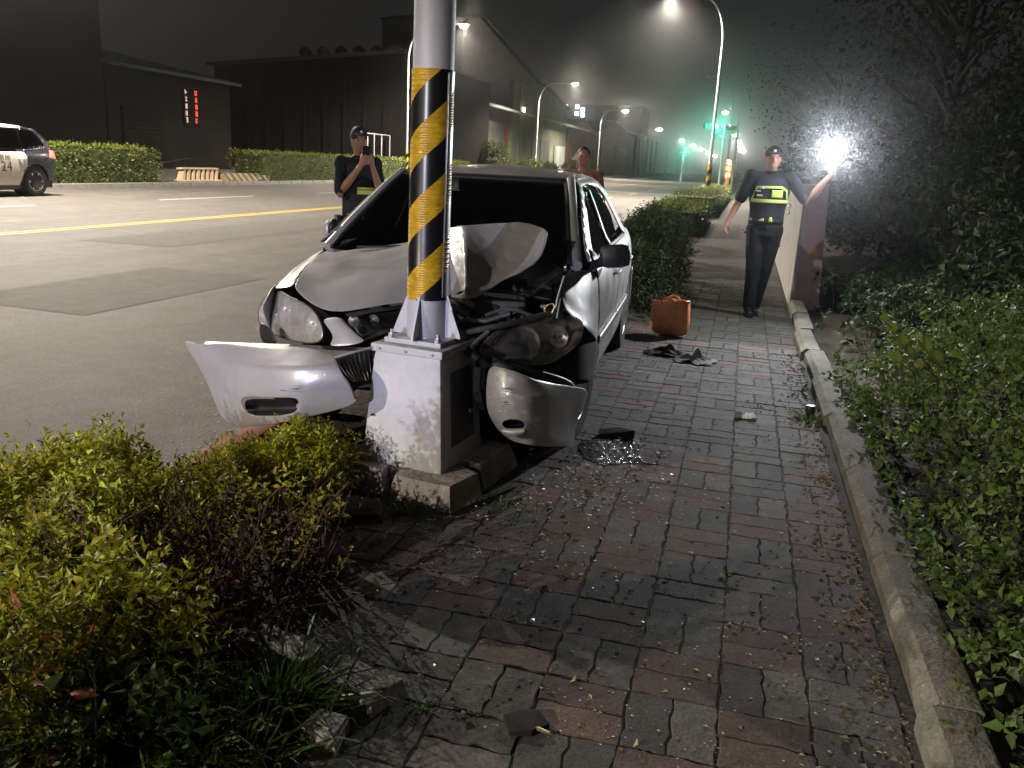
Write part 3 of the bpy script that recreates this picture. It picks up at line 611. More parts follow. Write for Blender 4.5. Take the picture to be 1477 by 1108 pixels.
t = thing('striped_barrier', 'faded yellow and black striped concrete beam lying beside the slotted barrier', 'barrier', (-23.2, 37.35, -.012))
MB().prism([(-.3, 0), (.3, 0), (.22, .16), (.12, .36), (-.12, .36), (-.22, .16)], -1.95, 1.95, 'Y').build('beam', 'barrier_old', t, bevel=.02)
for y in (-1.2, 1.2): MB().box((-.31, y-.2, 0), (.31, y+.2, .08)).build('foot', 'concrete_old', t)
# white plastered wall end beside the pavement, pink on its face
mat('plaster_white', (.52, .50, .47), .9, var=.15, scale=3, bump=.006, bscale=25, col2=(.36, .35, .33)); mat('plaster_pink', (.50, .35, .37), .9, var=.2, scale=3, bump=.006, bscale=25)
t = thing('wall_end', 'chest-high white plastered wall with faded pink end face beside the officer', 'wall', (.80, 10.35, 0))
MB().add([(-.17, -.02, -.08), (.16, -.02, -.08), (.17, 7, -.08), (-.15, 7, -.08), (-.16, -.02, 1.38), (.09, -.02, 1.40), (.09, 7, 1.34), (-.15, 7, 1.32)], [(3, 2, 1, 0), (4, 5, 6, 7), (0, 1, 5, 4), (1, 2, 6, 5), (2, 3, 7, 6), (3, 0, 4, 7)]).build('wall', 'plaster_white', t, bevel=.012)
MB().add([(-.12, -.035, -.05), (.158, -.035, -.05), (.088, -.035, 1.37), (-.09, -.035, 1.36), (-.12, -.018, -.05), (.158, -.018, -.05), (.088, -.018, 1.37), (-.09, -.018, 1.36)], [(0, 1, 2, 3), (4, 5, 6, 7), (0, 1, 5, 4), (1, 2, 6, 5), (2, 3, 7, 6), (3, 0, 4, 7)]).build('end_face', 'plaster_pink', t)
mat('amber', (.75, .30, .06), .3); MB().lathe([(.045, -.052), (.05, -.045), (.05, -.036)], 'Y', (.03, 0, .62), 16).build('reflector', 'amber', t)  # plain amber disc on the end face
# ------------------------------------------------------------------ the crashed silver saloon
def paint(name, col, rough=.38, metal=.22, dirt=.25):
    m = mat(name, col, rough, metal, scale=2.5, col2=tuple(c*(1-dirt) for c in col), coat=.3, detail=8)
    b = m.node_tree.nodes['Principled BSDF']; n = m.node_tree; tc = n.nodes.new('ShaderNodeTexCoord'); nz = n.nodes.new('ShaderNodeTexNoise'); nz.inputs['Scale'].default_value = 5; nz.inputs['Detail'].default_value = 9; n.links.new(tc.outputs['Object'], nz.inputs[0])
    mr = n.nodes.new('ShaderNodeMapRange'); mr.inputs[1].default_value = .3; mr.inputs[2].default_value = .75; mr.inputs[3].default_value = rough*.8; mr.inputs[4].default_value = min(1, rough*1.7); n.links.new(nz.outputs[0], mr.inputs[0]); n.links.new(mr.outputs[0], b.inputs['Roughness']); b.inputs['Coat Roughness'].default_value = .12
    return m
paint('silver', (.43, .42, .415)); mat('plastic', (.016, .016, .017), .45, var=.4, scale=12); mat('rubber_trim', (.02, .02, .02), .6)
glass('tinted_glass', (.24, .25, .25)); glass('side_glass', (.05, .055, .06)); mat('chrome', (.75, .75, .76), .12, 1.0, var=.1)
mat('fabric_dark', (.05, .05, .052), .95); mat('bay_metal', (.16, .155, .15), .5, .7, var=.5, scale=9, col2=(.05, .045, .04)); mat('bay_alloy', (.42, .41, .40), .4, .8, var=.4, scale=12, col2=(.18, .17, .16))
mat('reflector', (.78, .77, .75), .32, .55, var=.1); mat('bracket', (.45, .36, .20), .45, .7, var=.3); mat('brown_metal', (.20, .185, .17), .55, .4, var=.3, scale=14); mat('tail_red', (.5, .03, .02), .2)
def lensmat(name, tint, haze, hcol, rough=.05):
    m = glass(name, tint, rough); n = m.node_tree; mx = n.nodes.new('ShaderNodeMixShader'); df = n.nodes.new('ShaderNodeBsdfDiffuse'); df.inputs[0].default_value = (*hcol, 1); o = n.nodes['Material Output']; src = o.inputs[0].links[0].from_socket
    nz = n.nodes.new('ShaderNodeTexNoise'); nz.inputs['Scale'].default_value = 18; nz.inputs['Detail'].default_value = 6; tc = n.nodes.new('ShaderNodeTexCoord'); n.links.new(tc.outputs['Object'], nz.inputs[0]); ml = n.nodes.new('ShaderNodeMapRange'); ml.inputs[3].default_value = haze*.4; ml.inputs[4].default_value = haze*1.5; n.links.new(nz.outputs[0], ml.inputs[0]); n.links.new(ml.outputs[0], mx.inputs[0]); n.links.new(src, mx.inputs[1]); n.links.new(df.outputs[0], mx.inputs[2]); n.links.new(mx.outputs[0], o.inputs[0])
lensmat('lens_cloudy', (.96, .95, .93), .24, (.72, .68, .62)); lensmat('lens_dusty', (.93, .91, .88), .07, (.45, .42, .38)); mat('matt_black', (.008, .008, .008), .95)
CO = Vector((-1.56, 4.37, 0)); CA = math.radians(2.6)
car = thing('crashed_car', 'silver saloon car with crushed front wrapped against the striped pole', 'car', CO, CA)
CM = Matrix.Translation(CO) @ Matrix.Rotation(CA, 4, 'Z'); CI = CM.inverted()
ZS = [.14, .20, .28, .45, .60, .72, .82, .90, .955, 1.0, 1.33, 1.40]; US = [.72, .785, .815, .84, .85, .848, .838, .818, .785, .752, .60, .525]
VS = [-.9, -.6, -.3, 0, .4, 1.2, 2.2, 2.8, 3.2, 3.5, 3.66]; TS = [.74, .90, .965, .985, 1, 1.005, 1.0, .975, .93, .86, .75]
def smooth_interp(x, xs, ys):          # monotone-ish cubic
    i = max(0, min(len(xs)-2, int(np.searchsorted(xs, x))-1)); h = xs[i+1]-xs[i]; t = (x-xs[i])/h
    def sl(k):
        if k <= 0: return (ys[1]-ys[0])/(xs[1]-xs[0])
        if k >= len(xs)-1: return (ys[-1]-ys[-2])/(xs[-1]-xs[-2])
        return (ys[k+1]-ys[k-1])/(xs[k+1]-xs[k-1])
    m0, m1 = sl(i)*h, sl(i+1)*h; t2, t3 = t*t, t*t*t
    return (2*t3-3*t2+1)*ys[i]+(t3-2*t2+t)*m0+(-2*t3+3*t2)*ys[i+1]+(t3-t2)*m1
def SU(v, z): return smooth_interp(z, ZS, US)*smooth_interp(v, VS, TS)
def side_fn(s, off=0.0): return lambda v, z: Vector((s*(SU(v, z)+off), v, z))
A2 = lambda a0, a1, n=12: arc(2.65, .305, .345, a0, a1, n)
SIDE = {
 'front_door': [(.47, .245), (1.375, .245), (1.39, .60), (1.39, .945), (.33, .925), (.36, .74), (.43, .45)],
 'rear_door': [(1.398, .245), (2.24, .245), (2.27, .40), (2.335, .52), (2.43, .60), (2.40, .955), (1.398, .945)],
 'quarter_panel': [(2.445, .965), (2.437, .61)]+A2(125, 10)+[(3.02, .24), (3.35, .25), (3.63, .33), (3.66, .62), (3.60, .82), (3.48, .93), (2.75, .985)],
 'sill': [(.40, .15), (2.26, .15), (2.24, .238), (.46, .238)],
}
for s in (1, -1):
    for nm, ol in SIDE.items():
        o = panel(nm, ol, side_fn(s), .055, 'silver', car, .006)
        if nm.endswith('door'):
            v0 = (1.20 if nm == 'front_door' else 2.16); h = MB().tube([(s*(SU(v0, .80)+.012), v0-.09, .795), (s*(SU(v0, .80)+.03), v0-.05, .80), (s*(SU(v0, .80)+.03), v0+.06, .802), (s*(SU(v0, .80)+.010), v0+.10, .80)], [.008, .012, .012, .008], 8).build('door_handle', 'silver', o, smooth=True)
            va, vb = (.44, 1.385) if nm == 'front_door' else (1.402, 2.28)
            panel('side_moulding', [(va, .455), (vb, .455), (vb, .505), (va, .505)], side_fn(s, .010), .06, 'silver', o, .012)
    # windows, pillars, roof rail
    fr = panel('roof_rail', [(.24, .95), (.62, 1.17), (1.0, 1.365), (1.25, 1.395), (1.55, 1.40), (1.95, 1.375), (2.28, 1.245), (2.74, .985), (2.46, .955), (2.22, 1.14), (2.06, 1.245), (1.9, 1.305), (1.5, 1.335), (1.12, 1.315), (.90, 1.215), (.47, .945)], side_fn(s, .004), .05, 'silver', car, .008)
    panel('door_window', [(.52, .935), (1.37, .945), (1.35, 1.325), (1.10, 1.305), (.88, 1.20)], side_fn(s, -.016), .05, 'side_glass', car, .004)
    panel('door_window', [(1.44, .945), (2.10, .955), (2.24, 1.10), (2.02, 1.26), (1.85, 1.31), (1.43, 1.33)], side_fn(s, -.016), .05, 'side_glass', car, .004)
    panel('b_pillar', [(1.365, .94), (1.445, .94), (1.43, 1.335), (1.35, 1.33)], side_fn(s, -.004), .05, 'silver' if s == 1 else 'plastic', car, .006)
    panel('belt_trim', [(.45, .936), (2.30, .952), (2.30, .972), (.45, .956)], side_fn(s, .006), .06, 'rubber_trim', car, .008)
    # dark rain visor over the front window
    panel('rain_visor', [(.90, 1.20), (1.10, 1.29), (1.36, 1.31), (1.36, 1.345), (1.10, 1.33), (.86, 1.225)], side_fn(s, .016), .05, 'side_glass', car, .004)
    MB().tube([(s*.725, .22, .925), (s*.665, .48, 1.09), (s*.585, .82, 1.285), (s*.548, .98, 1.362)], [.034, .03, .028, .03], 10).build('a_pillar', 'silver', car, smooth=True)
    MB().tube([(s*.690, .19, .935), (s*.632, .46, 1.095), (s*.560, .80, 1.285), (s*.527, .95, 1.355)], .013, 8).build('windscreen_seal', 'rubber_trim', car, smooth=True)
def roof_z(u, v): return smooth_interp(v, [.94, 1.15, 1.5, 1.85, 2.15, 2.35], [1.362, 1.408, 1.432, 1.424, 1.372, 1.29])-.042*(u/.54)**2
panel('roof', [(-.53, .965), (0, .925), (.53, .965), (.55, 1.3), (.54, 1.8), (.53, 2.18), (0, 2.24), (-.53, 2.18), (-.54, 1.8), (-.55, 1.3)], lambda u, v: Vector((u, v, roof_z(u, v)-.008*(abs(u) > .545))), .07, 'silver', car, .006)
def ws(a, b): return Vector((a*(.700-.165*b), .185+.775*b-(1-a*a)*(.13-.07*b), .925+.435*b+.045*b*(1-b)))
panel('windscreen', [(-1, 0), (1, 0), (1, 1), (-1, 1)], ws, .1, 'tinted_glass', car, .005)
panel('windscreen_border', [(-1, .955), (1, .955), (1, 1.02), (-1, 1.02)], lambda a, b: ws(a, b)+Vector((0, -.006, .006)), .1, 'rubber_trim', car, .004)
def rg(a, b): return Vector((a*(.66-.14*b), 2.80-.62*b+(1-a*a)*.08, .985+.38*b+.03*b*(1-b)))
panel('rear_window', [(-1, 0), (1, 0), (1, 1), (-1, 1)], rg, .1, 'side_glass', car, .005)
panel('boot_lid', [(-.68, 2.78), (.68, 2.78), (.66, 3.5), (.5, 3.58), (-.5, 3.58), (-.66, 3.5)], lambda u, v: Vector((u, v, 1.0-.05*(u/.7)**2+.02*math.sin((v-2.78)*2))), .08, 'silver', car, .006)
panel('rear_panel', [(-.72, .55), (.72, .55), (.68, .97), (-.68, .97)], lambda u, z: Vector((u, 3.66-.14*(u/.72)**2-.05*(z-.55), z)), .08, 'silver', car, .006)
panel('rear_bumper', [(-.80, .24), (.80, .24), (.80, .60), (-.80, .60)], lambda u, z: Vector((u, 3.74-.30*(u/.8)**4-.06*(u/.8)**2, z)), .08, 'silver', car, .02)
for s in (1, -1): panel('tail_lamp', [(3.30, .72), (3.60, .70), (3.585, .90), (3.34, .91)], side_fn(s, .012), .05, 'tail_red', car, .01)
# floor pan and cabin
MB().box((-.66, -.05, .17), (.66, 3.5, .30)).build('floor_pan', 'plastic', car); MB().box((-.68, .16, .28), (.68, .24, .90)).build('firewall', 'plastic', car)
MB().prism([(.24, .70), (.62, .72), (.62, .86), (.42, .93), (.22, .925)], -.66, .66, 'X').build('dashboard', 'plastic', car, bevel=.02)
for s in (1, -1):
    st = MB().box((s*.36-.25, .95, .36), (s*.36+.25, 1.45, .56)).build('seat', 'fabric_dark', car, bevel=.05)
    MB().box((s*.36-.24, 1.36, .5), (s*.36+.24, 1.52, 1.06), rx=-.22).build('backrest', 'fabric_dark', st, bevel=.05); MB().box((s*.36-.13, 1.50, 1.06), (s*.36+.13, 1.60, 1.24), rx=-.15).build('headrest', 'fabric_dark', st, bevel=.04)
MB().box((-.6, 2.1, .4), (.6, 2.3, 1.08), rx=-.25).build('rear_seat', 'fabric_dark', car, bevel=.06)
sw = MB(); sw.tube([(.36+.18*math.cos(a), .72+.06*math.sin(a), .86+.17*math.sin(a)) for a in [i/20*2*math.pi for i in range(21)]], .016, 8, cap=False); sw.tube([(.19, .72, .86), (.53, .72, .86)], .014, 6); sw.build('steering_wheel', 'plastic', car, smooth=True)
# wheels
def wheel(x, y, r=.305, w=.19, s=1, parent=None, z=None, rotz=0, spokes=5, rimm='steel'):
    t = MB().lathe([(r*.64, -w*.42), (r*.80, -w*.5), (r*.96, -w*.44), (r, -w*.25), (r, w*.25), (r*.96, w*.44), (r*.80, w*.5), (r*.64, w*.42)], 'X', n=36).build('wheel', 'rubber', parent, smooth=True)
    t.location = (x, y, r if z is None else z); t.rotation_euler = (0, 0, rotz)
    d = MB().lathe([(r*.66, w*.40), (r*.63, w*.44), (r*.58, w*.36), (r*.55, w*.10), (r*.18, w*.05)], 'X', n=32).build('rim', rimm, t, smooth=True)
    d.scale = (s, 1, 1)
    for k in range(spokes):
        a = 2*math.pi*k/spokes; p = lambda rr, off, xx: (s*xx, rr*math.cos(a)-off*math.sin(a), rr*math.sin(a)+off*math.cos(a))
        MB().add([p(r*.10, -r*.10, w*.22), p(r*.60, -r*.08, w*.40), p(r*.60, r*.08, w*.40), p(r*.10, r*.10, w*.22), p(r*.10, -r*.10, w*.36), p(r*.60, -r*.055, w*.44), p(r*.60, r*.055, w*.44), p(r*.10, r*.10, w*.36)], [(3, 2, 1, 0), (4, 5, 6, 7), (0, 1, 5, 4), (1, 2, 6, 5), (2, 3, 7, 6), (3, 0, 4, 7)]).build('spoke', rimm, t)
    MB().lathe([(r*.17, w*.2*s), (r*.16, w*.38*s), (r*.05, w*.41*s)], 'X', n=16).build('hub', rimm, t, smooth=True)
    return t
for x, y, s, rz in ((.735, 2.65, 1, 0), (-.735, 2.65, -1, 0), (.735, .06, 1, math.radians(-6)), (-.735, .02, -1, 0)): wheel(x, y, .305, .195, s, car, rotz=rz)
for s in (1, -1): MB().lathe([(.37, -.2), (.37, .02)], 'X', (s*.66, 2.65, .34), n=24).build('wheel_arch_liner', 'plastic', car)
# mirrors
def cpx(rows): return [[CI @ WY(*p) for p in r] for r in rows]
mt_ = MB().box((-.086, -.05, -.064), (.086, .05, .064)); mo = mt_.build('door_mirror', 'plastic', car, smooth=True, bevel=.047); mo.location = (.925, .30, .985); mo.rotation_euler = (0, -.10, .25)
MB().tube([(.78, .36, .915), (.83, .33, .935), (.87, .30, .96)], [.03, .026, .03], 8).build('mirror_arm', 'plastic', car, smooth=True)
panel('mirror_base', [(.28, .86), (.50, .89), (.52, .97), (.42, 1.0), (.30, .94)], side_fn(1, .012), .05, 'plastic', car, .012)
mo = MB().ball((-.80, .42, 1.01), (.040, .05, .060), 16, 10).build('door_mirror', 'silver', car, smooth=True); MB().ball((-.772, .405, 1.015), (.034, .052, .062), 12, 8).build('mirror_frame', 'plastic', mo, smooth=True); MB().tube([(-.74, .42, .93), (-.78, .41, .96)], .022, 8).build('mirror_arm', 'plastic', mo)
# ---------------- crushed front: hood
patch('hood', cpx([
 [(424, 417, 3.74), (446, 437, 3.66), (466, 448, 3.61), (492, 452, 3.60), (530, 445, 3.66), (560, 439, 3.72), (590, 436, 3.80), (632, 436, 3.86)],
 [(425, 409, 3.80), (448, 422, 3.75), (470, 430, 3.71), (495, 433, 3.70), (530, 426, 3.77), (560, 419, 3.82), (590, 414, 3.87), (632, 408, 3.92)],
 [(431, 395, 3.95), (455, 398, 3.93), (480, 400, 3.92), (510, 400, 3.92), (540, 394, 3.96), (565, 388, 4.0), (592, 383, 4.04), (634, 374, 4.10)],
 [(446, 377, 4.24), (470, 376, 4.24), (495, 376, 4.22), (522, 376, 4.22), (548, 372, 4.24), (572, 368, 4.26), (598, 363, 4.28), (638, 350, 4.34)],
 [(467, 361, 4.60), (487, 359, 4.57), (510, 357, 4.55), (535, 355, 4.53), (560, 353, 4.52), (582, 350, 4.51), (604, 346, 4.50), (642, 330, 4.52)]]), 'silver', car, 2, .006)
patch('hood_buckle', cpx([
 [(636, 332, 4.55), (652, 328, 4.49), (668, 326, 4.42), (702, 323, 4.50), (745, 321, 4.50), (775, 325, 4.47), (791, 333, 4.44)],
 [(636, 350, 4.42), (654, 340, 4.40), (669, 334, 4.34), (702, 333, 4.44), (740, 332, 4.44), (772, 338, 4.42), (788, 346, 4.40)],
 [(636, 365, 4.32), (655, 362, 4.26), (670, 356, 4.14), (698, 352, 4.34), (732, 350, 4.38), (766, 354, 4.37), (784, 361, 4.36)],
 [(636, 395, 4.12), (655, 394, 4.08), (672, 390, 3.96), (692, 388, 4.14), (720, 383, 4.24), (748, 380, 4.27), (775, 378, 4.29)],
 [(640, 425, 3.98), (655, 420, 3.99), (672, 418, 3.86), (688, 414, 3.98), (710, 405, 4.10), (733, 395, 4.17), (760, 387, 4.22)],
 [(642, 434, 3.95), (656, 428, 3.97), (673, 432, 3.82), (690, 429, 3.88), (711, 414, 4.02), (733, 400, 4.12), (757, 390, 4.18)]]), 'silver', car, 3, .004, rows={0: .8, 5: 1}, cols={2: .7, 4: .35, 6: 1})
# fenders
fg = cpx([
 [(813, 398, 4.28), (822, 392, 4.38), (838, 388, 4.50)],
 [(812, 412, 4.24), (828, 408, 4.36), (845, 408, 4.50)],
 [(811, 430, 4.18), (831, 432, 4.30), (850, 432, 4.46)],
 [(812, 448, 4.14), (836, 452, 4.26), (856, 458, 4.46)],
 [(830, 459, 4.13), (847, 471, 4.28), (861, 478, 4.48)],
 [(834, 462, 4.14), (849, 478, 4.30), (862, 490, 4.50)]])
for r_, (z_, v_) in zip(fg, ((.905, .318), (.83, .335), (.74, .346), (.62, .378), (.52, .402), (.44, .425))): r_.append(Vector((SU(v_, z_)+.004, v_, z_)))
patch('front_fender', fg, 'silver', car, 2, .005)
patch('front_fender', cpx([
 [(394, 418, 3.84), (402, 407, 3.96), (424, 388, 4.22), (449, 369, 4.55), (464, 361, 4.72)],
 [(404, 416, 3.80), (412, 406, 3.92), (429, 391, 4.18), (450, 371.5, 4.5), (467, 360.5, 4.66)],
 [(424, 414, 3.76), (426, 405, 3.86), (434, 391, 4.06), (451, 374, 4.36), (468, 361, 4.64)]]), 'silver', car, 2, .005)
panel('front_fender', [(-.42, .72), (-.36, .50), (-.33, .33), (-.40, .22), (-.40, .25)] if False else [(.33, .3)]+arc(0, .31, .35, 0, 150, 12)+[(-.42, .66), (-.30, .74), (.0, .82), (.35, .88), (.46, .25), (.40, .24)], side_fn(-1, .0), .05, 'silver', car, .005)
MB().lathe([(.36, -.2), (.36, .02)], 'X', (-.62, .02, .33), n=24).build('wheel_arch_liner', 'plastic', car); MB().box((.40, -.16, .34), (.66, .36, .60)).build('wheel_arch_liner', 'matt_black', car, bevel=.03)
# torn door edge seam of the left front door
# ---------------- headlights
def plane_pts(p0, p1, lean):
    p0, p1 = Vector((*p0, 0)), Vector((*p1, 0)); es = (p1-p0).normalized(); et = Vector((0, lean, 1)).normalized(); n = es.cross(et).normalized()
    if n.y > 0: n = -n
    def hit(x, y):
        v = ray(x, y); o = Vector((0, 0, CAMH)); t = (p0-o).dot(n)/v.dot(n); q = o+v*t-p0
        b = q.dot(et); a = q.dot(es); k = es.dot(et); return ((a-k*b)/(1-k*k), (b-k*a)/(1-k*k))
    return p0, es, et, n, hit
def headlight(name, outline, p0, p1, lean, bulge, bowls, lens, parent=car, inv=CI, housing='plastic', bowlm='reflector'):
    P0, es, et, n, hit = plane_pts(p0, p1, lean); ol = [hit(*p) for p in outline]; cx = sum(p[0] for p in ol)/len(ol); cy = sum(p[1] for p in ol)/len(ol)
    # smooth the outline
    for _ in range(2): ol = [((a[0]*3+b[0])/4, (a[1]*3+b[1])/4) if k == 0 else ((a[0]+b[0]*3)/4, (a[1]+b[1]*3)/4) for a, b in zip(ol, ol[1:]+ol[:1]) for k in (0, 1)]
    rx = max(abs(p[0]-cx) for p in ol); ry = max(abs(p[1]-cy) for p in ol)
    def fn(a, b, off=0.0): d = min(1, ((a-cx)/rx)**2*.5+((b-cy)/ry)**2*.5); return inv @ (P0+es*a+et*b+n*(bulge*(1-d)+off))
    h = MB(); k = len(ol); sh = [(cx+(p[0]-cx)*.8, cy+(p[1]-cy)*.8) for p in ol]
    h.add([inv @ (P0+es*p[0]+et*p[1]) if False else fn(*p, -.004) for p in ol]+[inv @ (P0+es*p[0]+et*p[1]-n*.10) for p in sh], [tuple(range(k, 2*k))]+[(i, (i+1) % k, k+(i+1) % k, k+i) for i in range(k)])
    ho = h.build(name, housing, parent, smooth=True)
    panel('lens', ol, fn, .02, lens, ho, .003)
    MB().tube([fn(*p, .002) for p in ol]+[fn(*ol[0], .002)], .0035, 6, cap=False).build('bezel', 'bay_alloy', ho, smooth=True)
    for (bx, by, r) in bowls:
        a, b = hit(bx, by); c = P0+es*a+et*b-n*.012; me = MB().lathe([(r, .0), (r*.97, -.005), (r*.8, -r*.35), (r*.45, -r*.62), (r*.18, -r*.68)], 'Z', n=24)
        q = n.to_track_quat('Z', 'Y').to_matrix(); me.v = [inv @ (c+q @ v) for v in me.v]; me.f = me.f[:-2]
        me.build('reflector', bowlm, ho, smooth=True, fix=False)
        bl = MB().ball((0, 0, 0), (r*.16, r*.16, r*.35), 10, 6); bl.v = [inv @ (c-n*r*.35+q @ v) for v in bl.v]; bl.build('bulb', 'chrome', ho, smooth=True)
    return ho, (P0, es, et, n, hit, fn)
c1 = lambda L: [(240+x/3.6925, 200+y/3.6925) for x, y in L]; c4 = lambda L: [(600+x/3.461, 400+y/3.461) for x, y in L]
headlight('headlight', c1([(560, 830), (620, 812), (680, 848), (760, 880), (820, 930), (852, 990), (862, 1040), (850, 1085), (790, 1097), (700, 1083), (600, 1052), (512, 1005), (500, 960), (520, 895)]), (-2.28, 3.80), (-1.90, 3.50), .35, .045, [(408, 446, .066), (446, 466, .058)], 'lens_cloudy', housing='bay_alloy')
headlight('headlight', c4([(290, 372), (345, 305), (405, 252), (500, 232), (600, 214), (760, 195), (818, 212), (815, 272), (790, 335), (705, 402), (640, 437), (520, 432), (400, 405)]), (-1.16, 3.58), (-.70, 4.02), .30, .05, [(716, 494, .052), (760, 496, .082), (808, 486, .055)], 'lens_dusty', housing='brown_metal')
# silver nose between right headlight and grille
patch('nose_panel', cpx([
 [(462, 461, 3.52), (478, 457, 3.50), (489, 457, 3.50), (496, 462, 3.50)], [(474, 474, 3.46), (488, 470, 3.45), (499, 470, 3.45), (506, 474, 3.45)],
 [(483, 489, 3.42), (498, 484, 3.42), (510, 484, 3.42), (520, 487, 3.43)], [(470, 500, 3.40), (494, 500, 3.39), (512, 498, 3.40), (530, 492, 3.43)]]), 'silver', car, 2, .005)
# bumper, torn in two
patch('front_bumper', cpx([
 [(260, 488, 3.62), (290, 499, 3.52), (326, 494, 3.47), (365, 499, 3.41), (410, 500, 3.36), (450, 501, 3.35), (483, 512, 3.35)],
 [(270, 504, 3.59), (296, 513, 3.485), (328, 514, 3.41), (366, 518, 3.335), (410, 519, 3.275), (450, 519, 3.265), (486, 521, 3.29)],
 [(280, 519, 3.565), (302, 525, 3.462), (331, 529, 3.372), (367, 531, 3.288), (410, 531, 3.225), (450, 531, 3.213), (490, 529, 3.26)],
 [(296, 547, 3.53), (314, 552, 3.43), (338, 555, 3.34), (370, 556, 3.26), (410, 556, 3.20), (452, 555, 3.19), (498, 543, 3.255)],
 [(307, 573, 3.52), (322, 573, 3.42), (345, 571, 3.33), (373, 574, 3.255), (408, 575, 3.21), (430, 574, 3.20), (510, 554, 3.27)],
 [(315, 598, 3.52), (329, 599, 3.42), (353, 598, 3.34), (378, 600, 3.275), (408, 599, 3.235), (428, 596, 3.225), (516, 573, 3.29)],
 [(332, 614, 3.53), (345, 617, 3.44), (362, 616, 3.36), (382, 614, 3.30), (410, 609, 3.26), (440, 603, 3.25), (522, 584, 3.31)]]), 'silver', car, 2, .006, holes=((4, 2), (4, 3), (4, 4)), rows={2: .75, 0: .6}, label='torn right half of silver bumper hanging off')
patch('fog_recess', cpx([[(349, 574, 3.36), (388, 575, 3.29), (428, 576, 3.24)], [(352, 588, 3.47), (390, 588, 3.40), (430, 587, 3.36)], [(356, 600, 3.36), (388, 601, 3.30), (428, 598, 3.26)]]), 'plastic', car, 2, .004)
fo = MB().ball(CI @ WY(434, 586, 3.24), (.022, .02, .016), 12, 8).build('fog_lamp', 'lens_cloudy', car, smooth=True)
patch('front_bumper', cpx([
 [(706, 526, 3.56), (722, 530, 3.48), (757, 541, 3.50), (775, 550, 3.56), (820, 557, 3.80), (851, 560, 4.10)],
 [(701, 546, 3.53), (720, 552, 3.45), (757, 558, 3.47), (785, 564, 3.56), (818, 570, 3.80), (847, 576, 4.09)],
 [(700, 572, 3.52), (720, 578, 3.43), (757, 584, 3.45), (785, 590, 3.55), (815, 596, 3.80), (839, 596, 4.06)],
 [(702, 595, 3.54), (724, 606, 3.45), (757, 605, 3.46), (785, 611, 3.56), (812, 616, 3.80), (830, 613, 4.03)],
 [(710, 608, 3.60), (724, 619, 3.49), (757, 620, 3.47), (785, 628, 3.57), (810, 630, 3.80), (828, 630, 4.00)],
 [(722, 626, 3.66), (744, 640, 3.55), (765, 643, 3.53), (785, 645, 3.60), (810, 645, 3.80), (831, 645, 4.00)]]), 'silver', car, 2, .006, holes=((3, 1), ), rows={0: .6}, label='scratched left half of silver bumper')
patch('fog_recess', cpx([[(722, 604, 3.49), (740, 604, 3.48), (760, 604, 3.50)], [(722, 612, 3.60), (740, 612, 3.60), (760, 612, 3.60)], [(722, 621, 3.53), (740, 621, 3.51), (760, 621, 3.51)]]), 'plastic', car, 2, .004)
patch('fog_trim', cpx([[(722, 617, 3.47), (740, 618.5, 3.455), (758, 617, 3.46)], [(722, 622, 3.445), (740, 626, 3.43), (758, 622, 3.44)], [(726, 628, 3.47), (741, 631, 3.46), (757, 627, 3.46)]]), 'silver', car, 2, .004)
# bumper reinforcement and dark gap behind
patch('bumper_beam', cpx([[(700, 505, 3.75), (760, 530, 3.75), (840, 545, 4.15)], [(700, 560, 3.75), (760, 575, 3.75), (838, 590, 4.18)], [(705, 620, 3.78), (760, 632, 3.78), (828, 636, 4.15)]]), 'plastic', car, 2, .03)
MB().tube([CI @ WY(300, 505, 3.75), CI @ WY(420, 510, 3.62), CI @ WY(535, 515, 3.66)], .045, 8).build('bumper_beam', 'dark_steel', car)
# grille with bent slats
gp = cpx([[(482, 516, 3.32), (510, 508, 3.36), (542, 500, 3.44)], [(492, 535, 3.32), (515, 530, 3.38), (542, 524, 3.46)], [(508, 552, 3.34), (522, 550, 3.40), (542, 548, 3.48)]])
gr = patch('grille', [[p+Vector((0, .02, 0)) for p in r] for r in gp], 'black', car, 2, .004)
def gpt(a, b):
    def l(r, t): return r[0].lerp(r[1], t*2) if t < .5 else r[1].lerp(r[2], t*2-1)
    col = [l(r, a) for r in gp]; return l(col, b)
for k in range(9):
    a = .06+k*.11; MB().tube([gpt(a, .04)+Vector((0, 0, 0)), gpt(min(1, a+.02), .35)+Vector((0, -.010, 0)), gpt(min(1, a+.03), .7)+Vector((0, -.008, 0)), gpt(min(1, a+.03), .97)], .0035, 6).build('grille_slat', 'chrome', gr)
MB().tube([gpt(0, 0), gpt(.5, 0), gpt(1, 0)], .006, 6).build('grille_frame', 'silver', gr)
# ---------------- engine bay
bay = [('radiator_support', 'bay_metal', [[(498, 452, 3.72), (540, 447, 3.80), (585, 441, 3.9)], [(505, 470, 3.72), (545, 466, 3.80), (588, 460, 3.9)], [(520, 492, 3.70), (550, 486, 3.78), (590, 480, 3.9)]])]
for nm, m, g in bay: patch(nm, cpx(g), 'plastic', car, 1, .01)
patch('bay_floor', cpx([[(640, 330, 4.60), (740, 340, 4.60), (830, 380, 4.60)], [(640, 430, 4.30), (740, 440, 4.30), (815, 450, 4.35)], [(640, 520, 3.9), (720, 520, 3.85), (825, 520, 4.2)]]), 'plastic', car, 2, .01)
def cw(x, y, Y): return CI @ WY(x, y, Y)
for c, r, m, nm in (((512, 463, 3.66), .028, 'bay_alloy', 'horn'), ((540, 462, 3.72), .030, 'plastic', 'horn'), ((524, 476, 3.64), .02, 'bay_metal', 'horn')):
    o = MB().lathe([(r*.3, -.02), (r, -.014), (r, -.004), (r*.4, .006), (r*.2, .012)], 'Y', n=18).build(nm, m, car, smooth=True); o.location = cw(*c)
